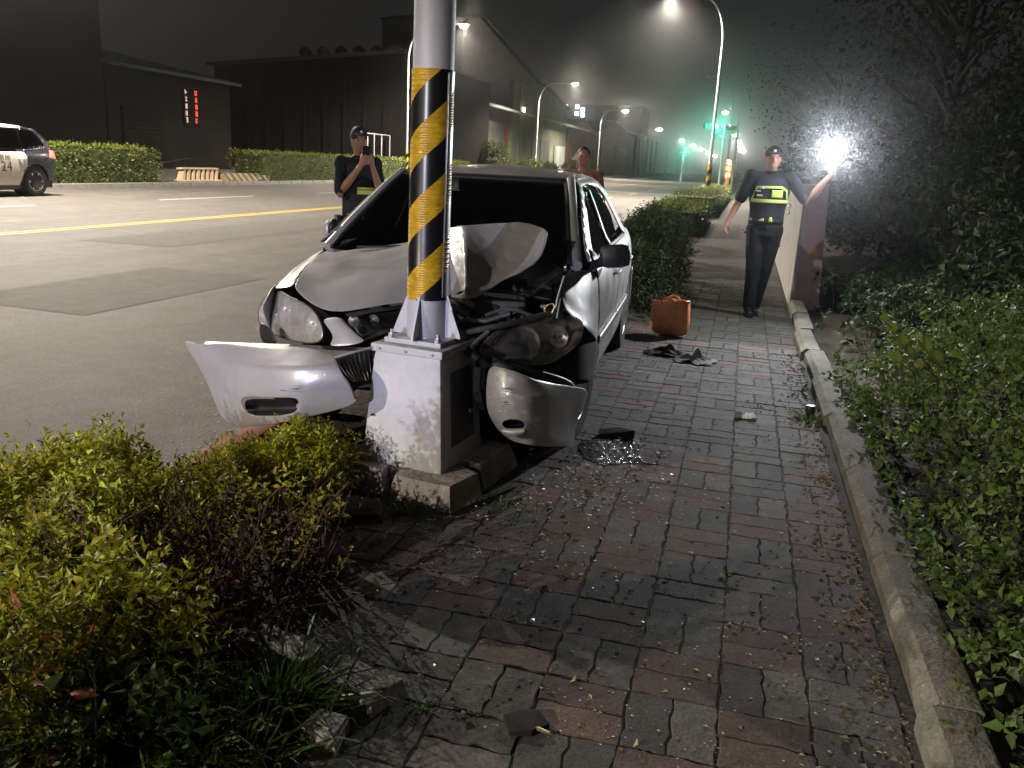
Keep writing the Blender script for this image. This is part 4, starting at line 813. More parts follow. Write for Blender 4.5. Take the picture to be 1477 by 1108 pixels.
MB().tube([cw(500, 455, 3.62), cw(535, 449, 3.68), cw(580, 442, 3.80)], .010, 6).build('latch_bar', 'bay_metal', car); MB().tube([cw(522, 490, 3.52), cw(550, 480, 3.60), cw(590, 470, 3.76)], .012, 6).build('lower_bar', 'bay_metal', car)
rb = random.Random(11)
def blob_box(x, y, Y, sx, sy, sz, m, nm, rz=0, ry=0):
    o = MB().box((-sx, -sy, -sz), (sx, sy, sz)).build(nm, m, car, bevel=.012); o.location = cw(x, y, Y); o.rotation_euler = (rb.uniform(-.2, .2), ry, rz)
blob_box(700, 455, 4.10, .20, .16, .10, 'bay_metal', 'engine_block', .2); blob_box(690, 440, 4.0, .10, .08, .035, 'plastic', 'engine_cover', .3, .2); blob_box(765, 440, 4.35, .11, .08, .08, 'plastic', 'battery', .1, .1)
blob_box(742, 415, 4.42, .06, .05, .05, 'plastic', 'fluid_tank', .4); blob_box(660, 445, 3.86, .06, .04, .02, 'bay_alloy', 'bracket_plate', .3, .5)
hoses = [([(650, 470, 3.72), (672, 462, 3.78), (700, 463, 3.80), (735, 452, 3.86)], .012, 'bay_alloy'), ([(670, 480, 3.66), (700, 474, 3.70), (740, 466, 3.80), (780, 455, 3.95), (800, 452, 4.0)], .014, 'bay_metal'),
 ([(700, 455, 3.78), (725, 446, 3.82), (745, 447, 3.85), (770, 457, 3.92), (790, 456, 3.98)], .009, 'bay_alloy'), ([(655, 455, 3.80), (662, 470, 3.74), (690, 478, 3.72)], .016, 'plastic'), ([(760, 430, 4.2), (785, 410, 4.3), (805, 395, 4.4)], .010, 'bay_metal'),
 ([(815, 400, 4.25), (806, 430, 4.15), (800, 460, 4.02)], .012, 'bay_metal'), ([(720, 430, 4.1), (740, 445, 4.0), (735, 462, 3.9)], .012, 'plastic'), ([(680, 500, 3.62), (690, 490, 3.66), (705, 478, 3.7)], .01, 'bay_alloy'), ([(655, 490, 3.70), (668, 500, 3.66), (690, 520, 3.62)], .02, 'plastic'), ([(690, 530, 3.66), (688, 560, 3.64), (695, 590, 3.66)], .022, 'plastic'), ([(830, 400, 4.55), (822, 430, 4.4), (815, 452, 4.25)], .014, 'bay_metal')]
for p, r, m in hoses: MB().tube([cw(*q) for q in p], r, 8).build('hose' if r > .011 else 'bent_rail', m, car, smooth=True)
b = MB(); b.tube([cw(785, 446, 3.98), cw(790, 440, 3.98), cw(797, 438, 3.99), cw(800, 443, 3.99), cw(796, 452, 3.98), cw(789, 454, 3.97), cw(785, 446, 3.98)], .0045, 6, cap=False); b.tube([cw(780, 442, 3.98), cw(788, 442, 3.98)], .008, 6); b.build('headlight_bracket', 'bracket', car)
patch('radiator', cpx([[(645, 455, 3.86), (700, 470, 3.86), (760, 470, 3.98)], [(650, 500, 3.80), (700, 505, 3.80), (770, 510, 3.95)], [(655, 560, 3.78), (700, 570, 3.78), (760, 570, 3.92)]]), 'bay_metal', car, 2, .03)
for k in range(16):      # torn splinters of trim in the bay
    x, y, Y = rb.uniform(650, 800), rb.uniform(400, 480), rb.uniform(3.8, 4.25); p = cw(x, y, Y); d = Vector((rb.uniform(-1, 1), rb.uniform(-.5, .5), rb.uniform(-.6, .8)))*.05
    MB().add([p, p+d, p+d+Vector((.012, 0, .01)), p+Vector((.01, .01, .016)), p+Vector((0, .006, 0)), p+d+Vector((0, .006, 0))], [(0, 1, 2, 3), (0, 1, 5, 4), (3, 2, 5, 4), (1, 2, 5), (0, 3, 4)]).build('trim_splinter', rb.choice(('plastic', 'bay_metal', 'bay_alloy')), car)
patch('dark_gap_sheet', cpx([[(806, 500, 4.14), (838, 466, 4.24), (868, 496, 4.72)], [(812, 535, 4.14), (846, 515, 4.32), (861, 520, 4.62)], [(816, 556, 4.14), (846, 554, 4.32), (853, 548, 4.5)]]), 'matt_black', car, 2, .004, rows={0: 1, 2: 1}, cols={0: 1, 2: 1})  # dark gap under the fender put in as a black sheet, hiding the wheel
# black corner pieces behind the right headlight
patch('lamp_bracket', cpx([[(374, 462, 3.85), (384, 468, 3.82), (396, 480, 3.78)], [(373, 480, 3.84), (384, 484, 3.81), (398, 490, 3.77)], [(378, 496, 3.82), (388, 497, 3.8), (402, 497, 3.76)]]), 'plastic', car, 1, .01)
# wiper
MB().tube([(-.5, .10, .955), (-.1, .08, .985), (.12, .10, .99)], .007, 6).build('wiper', 'plastic', car); MB().tube([(.15, .06, .965), (.42, .10, .985), (.6, .14, .975)], .007, 6).build('wiper', 'plastic', car)

# dents: slight unevenness over all the bent sheet metal, scuffs on the broken bumper
tex = bpy.data.textures.new('dents', 'CLOUDS'); tex.noise_scale = .11; tex2 = bpy.data.textures.new('ripples', 'CLOUDS'); tex2.noise_scale = .30
for o in list(car.children):
    st_ = {'hood_buckle': (.016, tex), 'hood': (.012, tex2), 'front_bumper': (.009, tex), 'front_fender': (.010, tex), 'nose_panel': (.006, tex)}.get(o.name.split('.')[0])
    if st_ and o.modifiers: d_ = o.modifiers.new('d', 'DISPLACE'); d_.texture = st_[1]; d_.strength = st_[0]; d_.mid_level = .5; d_.texture_coords = 'LOCAL'
mat('scuff', (.10, .095, .09), .8, var=.4, scale=60); mat('scuff_white', (.55, .55, .54), .7, var=.3, scale=60)
for k in range(26):
    x, y = rb.uniform(701, 728), rb.uniform(560, 596); L_ = rb.uniform(4, 14); Y0 = 3.508-.0022*(x-701)
    p, q = cw(x, y, Y0), cw(x+L_, y+rb.uniform(-2.5, 2), Y0-.0022*L_); MB().tube([p, p.lerp(q, .5)+Vector((0, -.002, 0)), q], [.0006, .0016, .0006], 5).build('scratch', rb.choice(('scuff', 'scuff_white', 'scuff')), car)
for k in range(10):
    x, y = rb.uniform(395, 440), rb.uniform(552, 566); p, q = cw(x, y, 3.192), cw(x+rb.uniform(5, 16), y+rb.uniform(-1, 1), 3.192); MB().tube([p, q], .0007, 4).build('scratch', 'scuff', car)
# glass crumbs on the cowl
for k in range(24):
    a_, b_ = rb.uniform(-.95, .95), rb.uniform(.02, .9)**2; p = ws(a_, b_)+Vector((0, -.006, .004)); s_ = rb.uniform(.002, .006)
    MB().add([p, p+Vector((s_, 0, .3*s_)), p+Vector((.3*s_, -.4*s_, s_)), p+Vector((.4*s_, -s_, 0))], [(0, 1, 2), (0, 2, 3), (1, 2, 3), (0, 1, 3)]).build('glass_crumb', 'chrome', car)
# ------------------------------------------------------------------ patrol cars
def V_(*a): return Vector(a)
paint('police_white', (.62, .58, .52), .35, 0, .12); paint('police_navy', (.018, .020, .032), .25, 0, .2)
emis('tail_glow', (1, .10, .08), 3.0); emis('head_glow', (.95, .97, 1), 40); emis('blue_glow', (.10, .18, 1.0), 20); emis('red_glow', (1, .05, .05), 10)
mat('decal_grey', (.10, .10, .12), .6)
PZ = [.18, .30, .5, .75, .95, 1.06, 1.10, 1.55, 1.66]; PU = [.80, .87, .90, .905, .89, .86, .83, .68, .58]
PV = [-2.25, -2.1, -1.8, -1.2, 0, 1.2, 1.8, 2.1, 2.28]; PT = [.72, .86, .95, 1, 1, 1, .97, .90, .78]
def PU_(v, z): return smooth_interp(z, PZ, PU)*smooth_interp(v, PV, PT)
def patrol(label, loc, rotz, lights, scale=1.0):
    # local: +y towards the rear, +x one side; front at y = -2.25
    t = thing('patrol_car', label, 'car', loc, rotz, None); t.scale = (scale,)*3
    sf = lambda s, off=0: (lambda v, z: Vector((s*(PU_(v, z)+off), v, z)))
    ar = lambda c, a0, a1: arc(c, .36, .42, a0, a1, 12)
    for s in (1, -1):
        panel('front_fender', [(-2.25, .45)]+[(-2.1, .25), (-1.80, .24)]+ar(-1.35, 165, 15)+[(-.90, .40), (-.86, .98), (-1.6, .93), (-2.2, .75)], sf(s), .08, 'police_white', t, .008)
        for va, vb in ((-.85, .22), (.235, .98)):
            ol = [(va, .26), (vb, .26), (vb, 1.03), (va, .99)] if va < 0 else [(va, .26), (.92, .26), (.96, .45), (1.02, .58), (1.16, .72), (1.20, .92), (1.12, 1.04), (va, 1.03)]
            d = panel('door', ol, sf(s), .08, 'police_white', t, .008)
            hv = vb-.12 if va < 0 else 1.0; MB().tube([(s*(PU_(hv, .9)+.015), hv-.1, .88), (s*(PU_(hv, .9)+.035), hv, .89), (s*(PU_(hv, .9)+.015), hv+.1, .88)], .014, 6).build('door_handle', 'police_white', d)
        panel('quarter_panel', [(1.01, .59)]+ar(1.42, 148, 5)+[(1.90, .36), (2.2, .42), (2.27, .62), (2.24, .95), (2.1, 1.12), (1.13, 1.06), (1.215, .92), (1.17, .72)], sf(s), .08, 'police_navy', t, .008)
        panel('rear_pillar', [(1.13, 1.06), (2.1, 1.12), (1.98, 1.35), (1.72, 1.56), (1.3, 1.64), (1.3, 1.60), (1.62, 1.52), (1.9, 1.2), (1.6, 1.13), (1.15, 1.10)], sf(s, .004), .08, 'police_navy', t, .008)
        panel('roof_rail', [(-.95, 1.02), (-.55, 1.30), (-.15, 1.58), (.3, 1.655), (1.3, 1.64), (1.3, 1.58), (.3, 1.58), (-.08, 1.51), (-.45, 1.26), (-.75, 1.06)], sf(s, .004), .08, 'police_white', t, .01)
        for ol in ([(-.72, 1.06), (.2, 1.08), (.2, 1.57), (-.06, 1.51), (-.45, 1.26)], [(.26, 1.08), (1.12, 1.10), (1.2, 1.57), (.26, 1.58)], [(1.2, 1.11), (1.88, 1.19), (1.62, 1.52), (1.25, 1.57)]):
            panel('side_window', ol, sf(s, -.012), .08, 'side_glass', t, .006)
        panel('side_cladding', [(-.9, .17), (1.0, .17), (.96, .27), (-.92, .27)], sf(s, .006), .1, 'plastic', t, .02)
        panel('tail_lamp', [(1.93, .93), (2.24, .90), (2.20, 1.08), (2.02, 1.10)], sf(s, .012), .05, 'tail_glow', t, .02)
        panel('head_lamp', [(-2.2, .66), (-1.75, .74), (-1.8, .86), (-2.15, .82)], sf(s, .012), .05, 'head_glow' if lights else 'lens_cloudy', t, .02)
        for v in (-1.35, 1.42):
            w = wheel(s*.78, v, .36, .23, s, t, rotz=0, spokes=6)
            MB().lathe([(.43, -.26), (.43, .0)], 'X', (s*.78, v, .40), n=24).build('wheel_arch', 'plastic', t)
        MB().ball((s*1.0, -.62, 1.08), (.10, .06, .08), 12, 8).build('door_mirror', 'police_white', t, smooth=True)
    panel('roof', [(-.6, -.18), (.6, -.18), (.6, 1.75), (-.6, 1.75)], lambda u, v: Vector((u, v, smooth_interp(v, [-.3, .2, 1.0, 1.8], [1.55, 1.68, 1.68, 1.60])-.03*(u/.6)**2)), .12, 'police_white', t, .01)
    panel('bonnet', [(-.78, -2.15), (.78, -2.15), (.82, -.86), (-.82, -.86)], lambda u, v: Vector((u, v, .80+.22*smoothstep((v+2.2)/1.3)-.04*(u/.8)**2)), .12, 'police_white', t, .01)
    panel('windscreen', [(-1, 0), (1, 0), (1, 1), (-1, 1)], lambda a, b: Vector((a*(.78-.18*b), -.90+.72*b-(1-a*a)*.08, 1.02+.55*b)), .15, 'tinted_glass', t, .006)
    panel('tailgate', [(-.72, .55), (.72, .55), (.72, 1.08), (-.72, 1.08)], lambda u, z: Vector((u, 2.27-.08*(u/.72)**2, z)), .12, 'police_navy', t, .01)
    panel('rear_window', [(-1, 0), (1, 0), (1, 1), (-1, 1)], lambda a, b: Vector((a*(.70-.12*b), 2.22-.45*b, 1.08+.47*b)), .2, 'side_glass', t, .006)
    panel('front_face', [(-.78, .25), (.78, .25), (.74, .82), (-.74, .82)], lambda u, z: Vector((u, -2.30+.16*(u/.78)**2+.1*max(0, z-.6), z)), .12, 'police_white', t, .01)
    panel('grille', [(-.42, .58), (.42, .58), (.46, .74), (-.46, .74)], lambda u, z: Vector((u, -2.315+.16*(u/.78)**2+.1*max(0, z-.6), z)), .12, 'plastic', t, .01)
    panel('rear_bumper', [(-.80, .36), (.80, .36), (.80, .58), (-.80, .58)], lambda u, z: Vector((u, 2.32-.20*(u/.8)**4, z)), .1, 'police_navy', t, .02); panel('bumper_trim', [(-.80, .36), (.80, .36), (.80, .41), (-.80, .41)], lambda u, z: Vector((u, 2.34-.20*(u/.8)**4, z)), .1, 'steel', t, .02)
    MB().box((-.72, -2.0, .2), (.72, 2.1, .5)).build('floor_pan', 'plastic', t); MB().box((-.6, .0, .5), (.6, .3, 1.15)).build('seat_row', 'fabric_dark', t, bevel=.06); MB().box((-.6, .9, .5), (.6, 1.2, 1.15)).build('seat_row', 'fabric_dark', t, bevel=.06)
    lb = MB().box((-.55, .0, 1.72), (.55, .26, 1.78)).build('light_bar', 'plastic', t, bevel=.02)
    for k, (a, b2) in enumerate(((-.53, -.1), (.1, .53))): MB().box((a, .02, 1.775), (b2, .24, 1.86)).build('beacon', ('blue_glow', 'red_glow')[k] if lights else ('police_navy', 'tail_red')[k], lb, bevel=.02)
    for sx in (-.5, .5): MB().box((sx-.03, .05, 1.64), (sx+.03, .2, 1.73)).build('foot', 'plastic', lb)
    # door lettering on the side towards the road
    for s in (1, -1):
        for txt, y, z, sz in (('124', .46, .60, .24), ('警察局', .42, .86, .13)):
            cu = bpy.data.curves.new('lettering', 'FONT'); cu.body = txt; cu.size = sz*1.35; cu.extrude = .002; cu.align_x = 'CENTER'
            if s < 0 and False: pass
            me_o = bpy.data.objects.new('lettering', cu); C.objects.link(me_o); dg = bpy.context.evaluated_depsgraph_get(); me = bpy.data.meshes.new_from_object(me_o.evaluated_get(dg)); bpy.data.objects.remove(me_o)
            for v in me.vertices:
                a, b2 = v.co.x, v.co.y; yy = y+a*s; zz = z+b2-.0; v.co = Vector((s*(PU_(yy, zz)+.010+abs(v.co.z)), yy, zz))
            me.materials.clear(); put('lettering', me, 'decal_grey', t)
    return t
pw = WZ(48, 283, -.15)
patrol('white and navy patrol car numbered 124 parked in front of the far hedge', (pw.x-.88, pw.y-1.42*1.17, -.15), 0, False, 1.17)
def scooter(label, loc, rz, lit=False, group=None):
    t = thing('patrol_scooter' if lit else 'parked_scooter', label, 'scooter', loc, rz, group)
    for yy in (-.62, .62): w = MB().lathe([(.12, -.05), (.24, -.05), (.26, 0), (.24, .05), (.12, .05)], 'X', n=18).build('wheel', 'rubber', t); w.location = (0, yy, .25)
    MB().prism([(-.6, .35), (-.1, .25), (.3, .3), (.75, .5), (.8, .75), (.2, .72), (.0, .4), (-.35, .45), (-.5, .95), (-.62, .9)], -.14, .14, 'X').build('body', 'police_white' if lit else 'scooter_paint', t, bevel=.04); MB().box((-.13, .1, .72), (.13, .75, .82)).build('seat', 'black', t, bevel=.03); MB().tube([(-.3, -.5, 1.02), (0, -.52, 1.05), (.3, -.5, 1.02)], .018, 6).build('handlebar', 'steel', t); MB().ball((0, -.62, .92), (.09, .06, .08), 10, 7).build('headlamp', 'head_glow' if lit else 'lens_cloudy', t)
    if lit: b = MB().lathe([(.04, 1.06), (.045, 1.14), (.03, 1.17)], 'Z', (.16, .72, -.2), 12).build('beacon', 'blue_glow', t); MB().tube([(.16, .72, .7), (.16, .72, .88)], .012, 6).build('beacon_post', 'steel', t)
    return t
mat('scooter_paint', (.25, .25, .26), .4)
# added tripod lamp, unseen behind the camera: cold light on pole, bumper, shrubs
HL = V_(-2.95, -3.2, 1.42); HT = V_(-1.98, 3.4, .85)
wl = thing('added_work_lamp', 'added unseen tripod work lamp shining at the struck pole from the edge of the near lane', 'work lamp', (HL.x, HL.y, -.15))
for k in range(3): a = k*2.094+.5; MB().tube([(0, 0, .95), (.42*math.cos(a), .42*math.sin(a), .01)], .013, 8).build('leg', 'black', wl)
MB().tube([(0, 0, .5), (0, 0, HL.z+.02)], .015, 8).build('mast', 'steel', wl)
hd_ = MB().box((-.13, -.05, -.09), (.13, .05, .09)).build('lamp_head', 'black', wl, bevel=.012); hd_.location = (0, 0, HL.z+.15); hd_.rotation_euler = (0, 0, math.atan2(-(HT-HL).x, (HT-HL).y))
MB().box((-.11, .0505, -.07), (.11, .056, .07)).build('lens', 'head_glow', hd_)
light('added_work_lamp_light', 'SPOT', (.03, .09, HL.z+.15), WORK_LAMP_W, (.93, .90, 1.0), wl, .016, None, 27, .55).rotation_euler = (HT-HL).to_track_quat('-Z', 'Y').to_euler()
light('blue_beacon_light', 'SPOT', (-.25, .09, HL.z-.5), 260, (.10, .16, 1), wl, .02, None, 24, .3).rotation_euler = (HT-HL+V_(.3, 0, .2)).to_track_quat('-Z', 'Y').to_euler()  # added blue light in place of police beacons out of view
MB().lathe([(.03, HL.z-.56), (.04, HL.z-.5), (.03, HL.z-.44)], 'Z', (-.25, 0, 0), 12).build('beacon', 'blue_glow', wl); MB().tube([(-.25, 0, HL.z-.5), (0, 0, HL.z-.5)], .01, 6).build('beacon_arm', 'steel', wl)
# ------------------------------------------------------------------ people
mat('skin', (.40, .22, .15), .55, var=.12, scale=9, spec=.3); mat('skin_tan', (.34, .17, .11), .5, var=.12, scale=9, spec=.35); mat('uniform', (.012, .014, .020), .85, var=.3, scale=20, bump=.014, bscale=9)
mat('trousers', (.010, .012, .018), .9, var=.3, scale=18, bump=.016, bscale=7); mat('hair', (.010, .009, .008), .6); mat('shoe', (.012, .012, .012), .35); mat('eye', (.02, .015, .012), .3); mat('lip', (.28, .12, .10), .5)
mat('vest', (.016, .018, .028), .8, var=.25, scale=16, bump=.003, bscale=20); mat('cap_cloth', (.03, .032, .042), .8); mat('shorts', (.03, .03, .04), .9)
emis('reflective_lime', (.62, .80, .22), .10); M['reflective_lime'].node_tree.nodes['Principled BSDF'].inputs['Base Color'].default_value = (.62, .78, .16, 1); M['reflective_lime'].node_tree.nodes['Principled BSDF'].inputs['Emission Strength'].default_value = 0
mat('reflective_white', (.85, .85, .84), .4, var=.1); mat('reflective_red', (.75, .22, .14), .4, var=.1)
V = Vector
def limb(b, pts, rs, n=10):
    pts = [V(p) for p in pts]; b.tube(pts, list(rs), n)
    for p, r in zip(pts, rs): b.ball(p, r, n, 7)
def hand(b, wrist, d, nrm, side, curl=.5):
    wrist, d, nrm = V(wrist), V(d).normalized(), V(nrm).normalized(); x = d.cross(nrm).normalized()*side
    limb(b, [wrist, wrist+d*.05, wrist+d*.085], [.026, .03, .028], 8); b.ball(wrist+d*.06+x*.012, (.03, .03, .03), 8, 6)
    for k, (o, L) in enumerate(((-.030, .062), (-.010, .074), (.011, .070), (.030, .056))):
        p = wrist+d*.088+x*o; q = p+(d*math.cos(curl)+nrm*math.sin(curl))*L*.55; e = q+(d*math.cos(curl*2.2)+nrm*math.sin(curl*2.2))*L*.5; limb(b, [p, q, e], [.0105, .0095, .008], 6)
    p = wrist+d*.03-x*.028; q = p+(d*.6-x*.7+nrm*.3).normalized()*.035; e = q+(d*.9+nrm*.4-x*.1).normalized()*.032; limb(b, [p, q, e], [.013, .011, .009], 6)
def remesh(o, vox=.011, it=5):
    m = o.modifiers.new('r', 'REMESH'); m.mode = 'VOXEL'; m.voxel_size = vox; m.use_smooth_shade = True
    s = o.modifiers.new('s', 'SMOOTH'); s.iterations = it; s.factor = .5
def torso(b, k=1.0, low=.86, bare=False):
    for i in range(15):
        z = .90+i*.035
        rx = interp(z, [.9, 1.0, 1.1, 1.2, 1.3, 1.4], [.156, .150, .150, .164, .176, .150]); ry = interp(z, [.9, 1.0, 1.1, 1.2, 1.3, 1.4], [.106, .102, .100, .107, .113, .092])
        if z >= low: b.ball((0, interp(z, [.9, 1.1, 1.2, 1.4], [.005, -.003, -.006, .006]), z), (rx*k, ry*k, .085 if z < 1.36 else .06), 16, 10)
def figure(label, loc, rotz, scale, J, parts, skin='skin', cat='person'):
    t = thing('person', label, cat, loc, rotz); t.scale = (scale,)*3
    b = MB(); torso(b, .93)
    limb(b, [(0, .012, 1.38), (0, .005, 1.47), (0, -.005, 1.53)], [.062, .054, .055]); 
    hd = V(J.get('head', (0, -.012, 1.605))); b.ball(hd, (.076, .094, .112), 18, 14); b.ball(hd+V((0, -.030, -.062)), (.052, .055, .05), 14, 10); b.ball(hd+V((0, -.098, -.012)), (.013, .018, .022), 8, 6); b.ball(hd+V((0, -.085, .03)), (.05, .02, .015), 8, 6)
    for s in (-1, 1): b.ball(hd+V((s*.078, .005, -.005)), (.012, .02, .03), 8, 6)
    for s, a in ((-1, 'R'), (1, 'L')):
        sh, el, wr = (V(p) for p in J['arm'+a]); limb(b, [(s*.10, .0, 1.41), sh, sh.lerp(el, .45), el, el.lerp(wr, .35), wr], [.055, .062, .05, .04, .042, .027])
        hand(b, wr, J['hand'+a][0], J['hand'+a][1], -s, J['hand'+a][2])
        hp, kn, an = (V(p) for p in J['leg'+a]); limb(b, [hp, hp.lerp(kn, .5), kn, kn.lerp(an, .35), an], [.088, .075, .055, .056, .036]); limb(b, [an, an+V((0, -.06, -.04)), an+V((0, -.14, -.05))], [.036, .034, .028])
    body = b.build('body', skin, t, smooth=False); remesh(body)
    for s in (-1, 1): MB().ball(hd+V((s*.030, -.086, .004)), (.013, .006, .006), 8, 6).build('eye', 'eye', t, smooth=True); MB().ball(hd+V((s*.030, -.089, .022)), (.020, .006, .005), 8, 6).build('eyebrow', 'hair', t, smooth=True)
    MB().ball(hd+V((0, -.082, -.052)), (.022, .008, .006), 8, 6).build('mouth', 'lip', t, smooth=True)
    h = MB().ball(hd+V((0, .018, .030)), (.083, .092, .098), 18, 12); h.ball(hd+V((0, .05, -.02)), (.072, .06, .07), 14, 10); ho = h.build('hair', 'hair', t); remesh(ho, .012, 3)
    if 'shirt' in parts:
        b = MB(); torso(b, 1.10, .90); b.ball((0, .004, 1.42), (.11, .08, .05), 14, 8)
        for s, a in ((-1, 'R'), (1, 'L')):
            sh, el, wr = (V(p) for p in J['arm'+a]); limb(b, [(s*.09, .0, 1.405), sh, sh.lerp(el, .55), sh.lerp(el, .86)], [.070, .076, .066, .064], 12)
        o = b.build('shirt', parts['shirt'], t); remesh(o, .012, 4); MB().lathe([(.062, 1.44), (.070, 1.475), (.062, 1.485)], 'Z', (0, .004, 0), 16).build('collar', parts['shirt'], o, smooth=True)
    if 'legs' in parts:
        b = MB(); b.ball((0, .004, .93), (.172, .122, .09), 16, 10); b.ball((0, .006, .86), (.165, .12, .09), 16, 10)
        for s, a in ((-1, 'R'), (1, 'L')):
            hp, kn, an = (V(p) for p in J['leg'+a]); e = an if parts.get('long', True) else kn+(hp-kn)*.1
            limb(b, [hp, hp.lerp(kn, .5), kn, kn.lerp(e, .5), e+V((0, 0, .005))] if parts.get('long', True) else [hp, hp.lerp(kn, .5), e], [.10, .088, .072, .068, .064] if parts.get('long', True) else [.10, .098, .095], 12)
        o = b.build('trousers' if parts.get('long', True) else 'shorts', parts['legs'], t); remesh(o, .012, 4)
        MB().lathe([(.172, .965), (.176, .97), (.176, 1.0), (.172, 1.005)], 'Z', n=24).build('belt', 'shoe', o, smooth=True).scale = (1, .72, 1)
    if 'shoes' in parts:
        for a in 'RL':
            an = V(J['leg'+a][2]); b = MB(); limb(b, [an+V((0, .03, -.045)), an+V((0, -.05, -.045)), an+V((0, -.14, -.055))], [.042, .044, .036], 10); b.ball(an, (.045, .05, .05), 10, 7); b.box(an+V((-.042, -.18, -.092)), an+V((.042, .07, -.072)))
            o = b.build('shoe', 'shoe', t); remesh(o, .012, 3)
    if 'cap' in parts:
        c = hd+V((0, .005, .045)); b = MB().ball(c, (.088, .102, .075), 18, 12); o = b.build('cap', parts['cap'], t, smooth=True)
        MB().add([c+V((-.07, -.085, .012)), c+V((.07, -.085, .012)), c+V((.055, -.165, -.004)), c+V((0, -.18, -.006)), c+V((-.055, -.165, -.004)), c+V((-.07, -.085, .020)), c+V((.07, -.085, .020)), c+V((.055, -.165, .003)), c+V((0, -.18, .001)), c+V((-.055, -.165, .003))], [(4, 3, 2, 1, 0), (5, 6, 7, 8, 9), (0, 1, 6, 5), (1, 2, 7, 6), (2, 3, 8, 7), (3, 4, 9, 8), (4, 0, 5, 9)]).build('peak', parts['cap'], o)
        MB().ball(c+V((0, -.098, .028)), (.016, .008, .014), 8, 6).build('badge', 'reflective_white', o)
    return t
def tor(rx, ry, off=0.0):
    return lambda a, z: V(((rx+off)*math.sin(a)*(1+.05*math.sin((z-1.0)*6)), -(ry+off)*math.cos(a), z))
legs_std = dict(legR=((-.095, 0, .90), (-.105, -.03, .49), (-.11, .0, .09)), legL=((.095, 0, .90), (.10, .01, .49), (.12, .07, .09)))
# officer with torch
ob = WZ(1085, 455, 0); OF = V((ob.x+.02, ob.y, 0))
J = dict(armR=((-.195, .0, 1.42), (-.285, .02, 1.17), (-.385, -.07, .97)), armL=((.195, 0, 1.42), (.36, -.15, 1.20), (.535, -.27, 1.48)), handR=((-.25, -.35, -.9), (.6, -.5, 0), .5), handL=((.10, -.45, .85), (-.3, .5, .4), .95),
         legR=((-.09, 0, .90), (-.075, -.02, .49), (-.07, -.02, .09)), legL=((.09, 0, .90), (.055, .05, .49), (.0, .13, .09)))
off = figure('officer in dark uniform and lime chest vest holding up a bright torch on the pavement', OF, math.radians(4), 1.015, J, dict(shirt='uniform', legs='trousers', shoes=1, cap='cap_cloth'))
b = MB(); torso(b, 1.2, .95); vo = b.build('vest', 'vest', off); remesh(vo, .012, 4)
tf = tor(.205, .140)
for ol, m, nm in (([(-.95, 1.17), (.95, 1.17), (.95, 1.205), (-.95, 1.205)], 'reflective_lime', 'reflective_band'), ([(-.95, 1.205), (-.83, 1.205), (-.70, 1.33), (.5, 1.34), (.86, 1.30), (.92, 1.21), (.83, 1.21), (.76, 1.285), (.45, 1.315), (-.62, 1.305)], 'reflective_lime', 'reflective_edging'), ([(.05, 1.225), (.58, 1.225), (.58, 1.30), (.05, 1.30)], 'reflective_lime', 'chest_pocket'), ([(-.62, 1.23), (-.35, 1.23), (-.35, 1.25), (-.62, 1.25)], 'reflective_white', 'name_tape'), ([(-.66, 1.275), (-.45, 1.275), (-.45, 1.29), (-.66, 1.29)], 'reflective_white', 'rank_tape'), ([(-.45, .985), (-.15, .985), (-.18, 1.02), (-.4, 1.0)], 'reflective_lime', 'belt_marker'), ([(.05, .985), (.25, .985), (.2, 1.03), (.08, 1.03)], 'reflective_lime', 'belt_marker')):
    panel(nm, ol, tor(.205, .142, .006), (.12, .02), m, off, .004)
emis('radio_led', (.15, .25, 1), 4); MB().ball((-.075, -.158, 1.315), (.008, .006, .008), 6, 5).build('camera_light', 'radio_led', off)
for z, m in ((1.125, 'reflective_white'), (1.06, 'reflective_red')):
    for k in range(3): panel('reflective_tab', [(1.05+k*.17, z), (1.17+k*.17, z+.012), (1.17+k*.17, z+.042), (1.05+k*.17, z+.03)], tor(.205, .142, .012), (.08, .02), 'reflective_white' if (k == 0 or m == 'reflective_white') else m, off, .004)
# the torch
OM = Matrix.Translation(OF) @ Matrix.Rotation(math.radians(4), 4, 'Z') @ Matrix.Scale(1.015, 4)
th = WY(1203, 216, 9.05); aim = V((-.55, 4.1, .25))
torch = thing('torch', 'bright white hand torch held up by the officer', 'torch', th)
q = (aim-th).to_track_quat('-Z', 'Y'); torch.rotation_mode = 'QUATERNION'; torch.rotation_quaternion = q
MB().lathe([(.03, .20), (.05, .17), (.06, .09), (.085, .04), (.088, .0)], 'Z', n=20).build('barrel', 'black', torch, smooth=True)
emis('torch_glow', (.92, .96, 1.0), 800); MB().lathe([(.084, -.004), (.075, -.016), (.03, -.026)], 'Z', n=20).build('lens', 'torch_glow', torch, smooth=True)
MB().tube([(0, .02, .12), (.01, -.16, .15)] if False else [(0, -.03, .12), (.0, -.19, .15)], .018, 8).build('grip', 'black', torch)
light('torch_light', 'SPOT', (0, 0, -.03), TORCH_W, (.93, .93, 1.0), torch, .02, None, 74, .22)
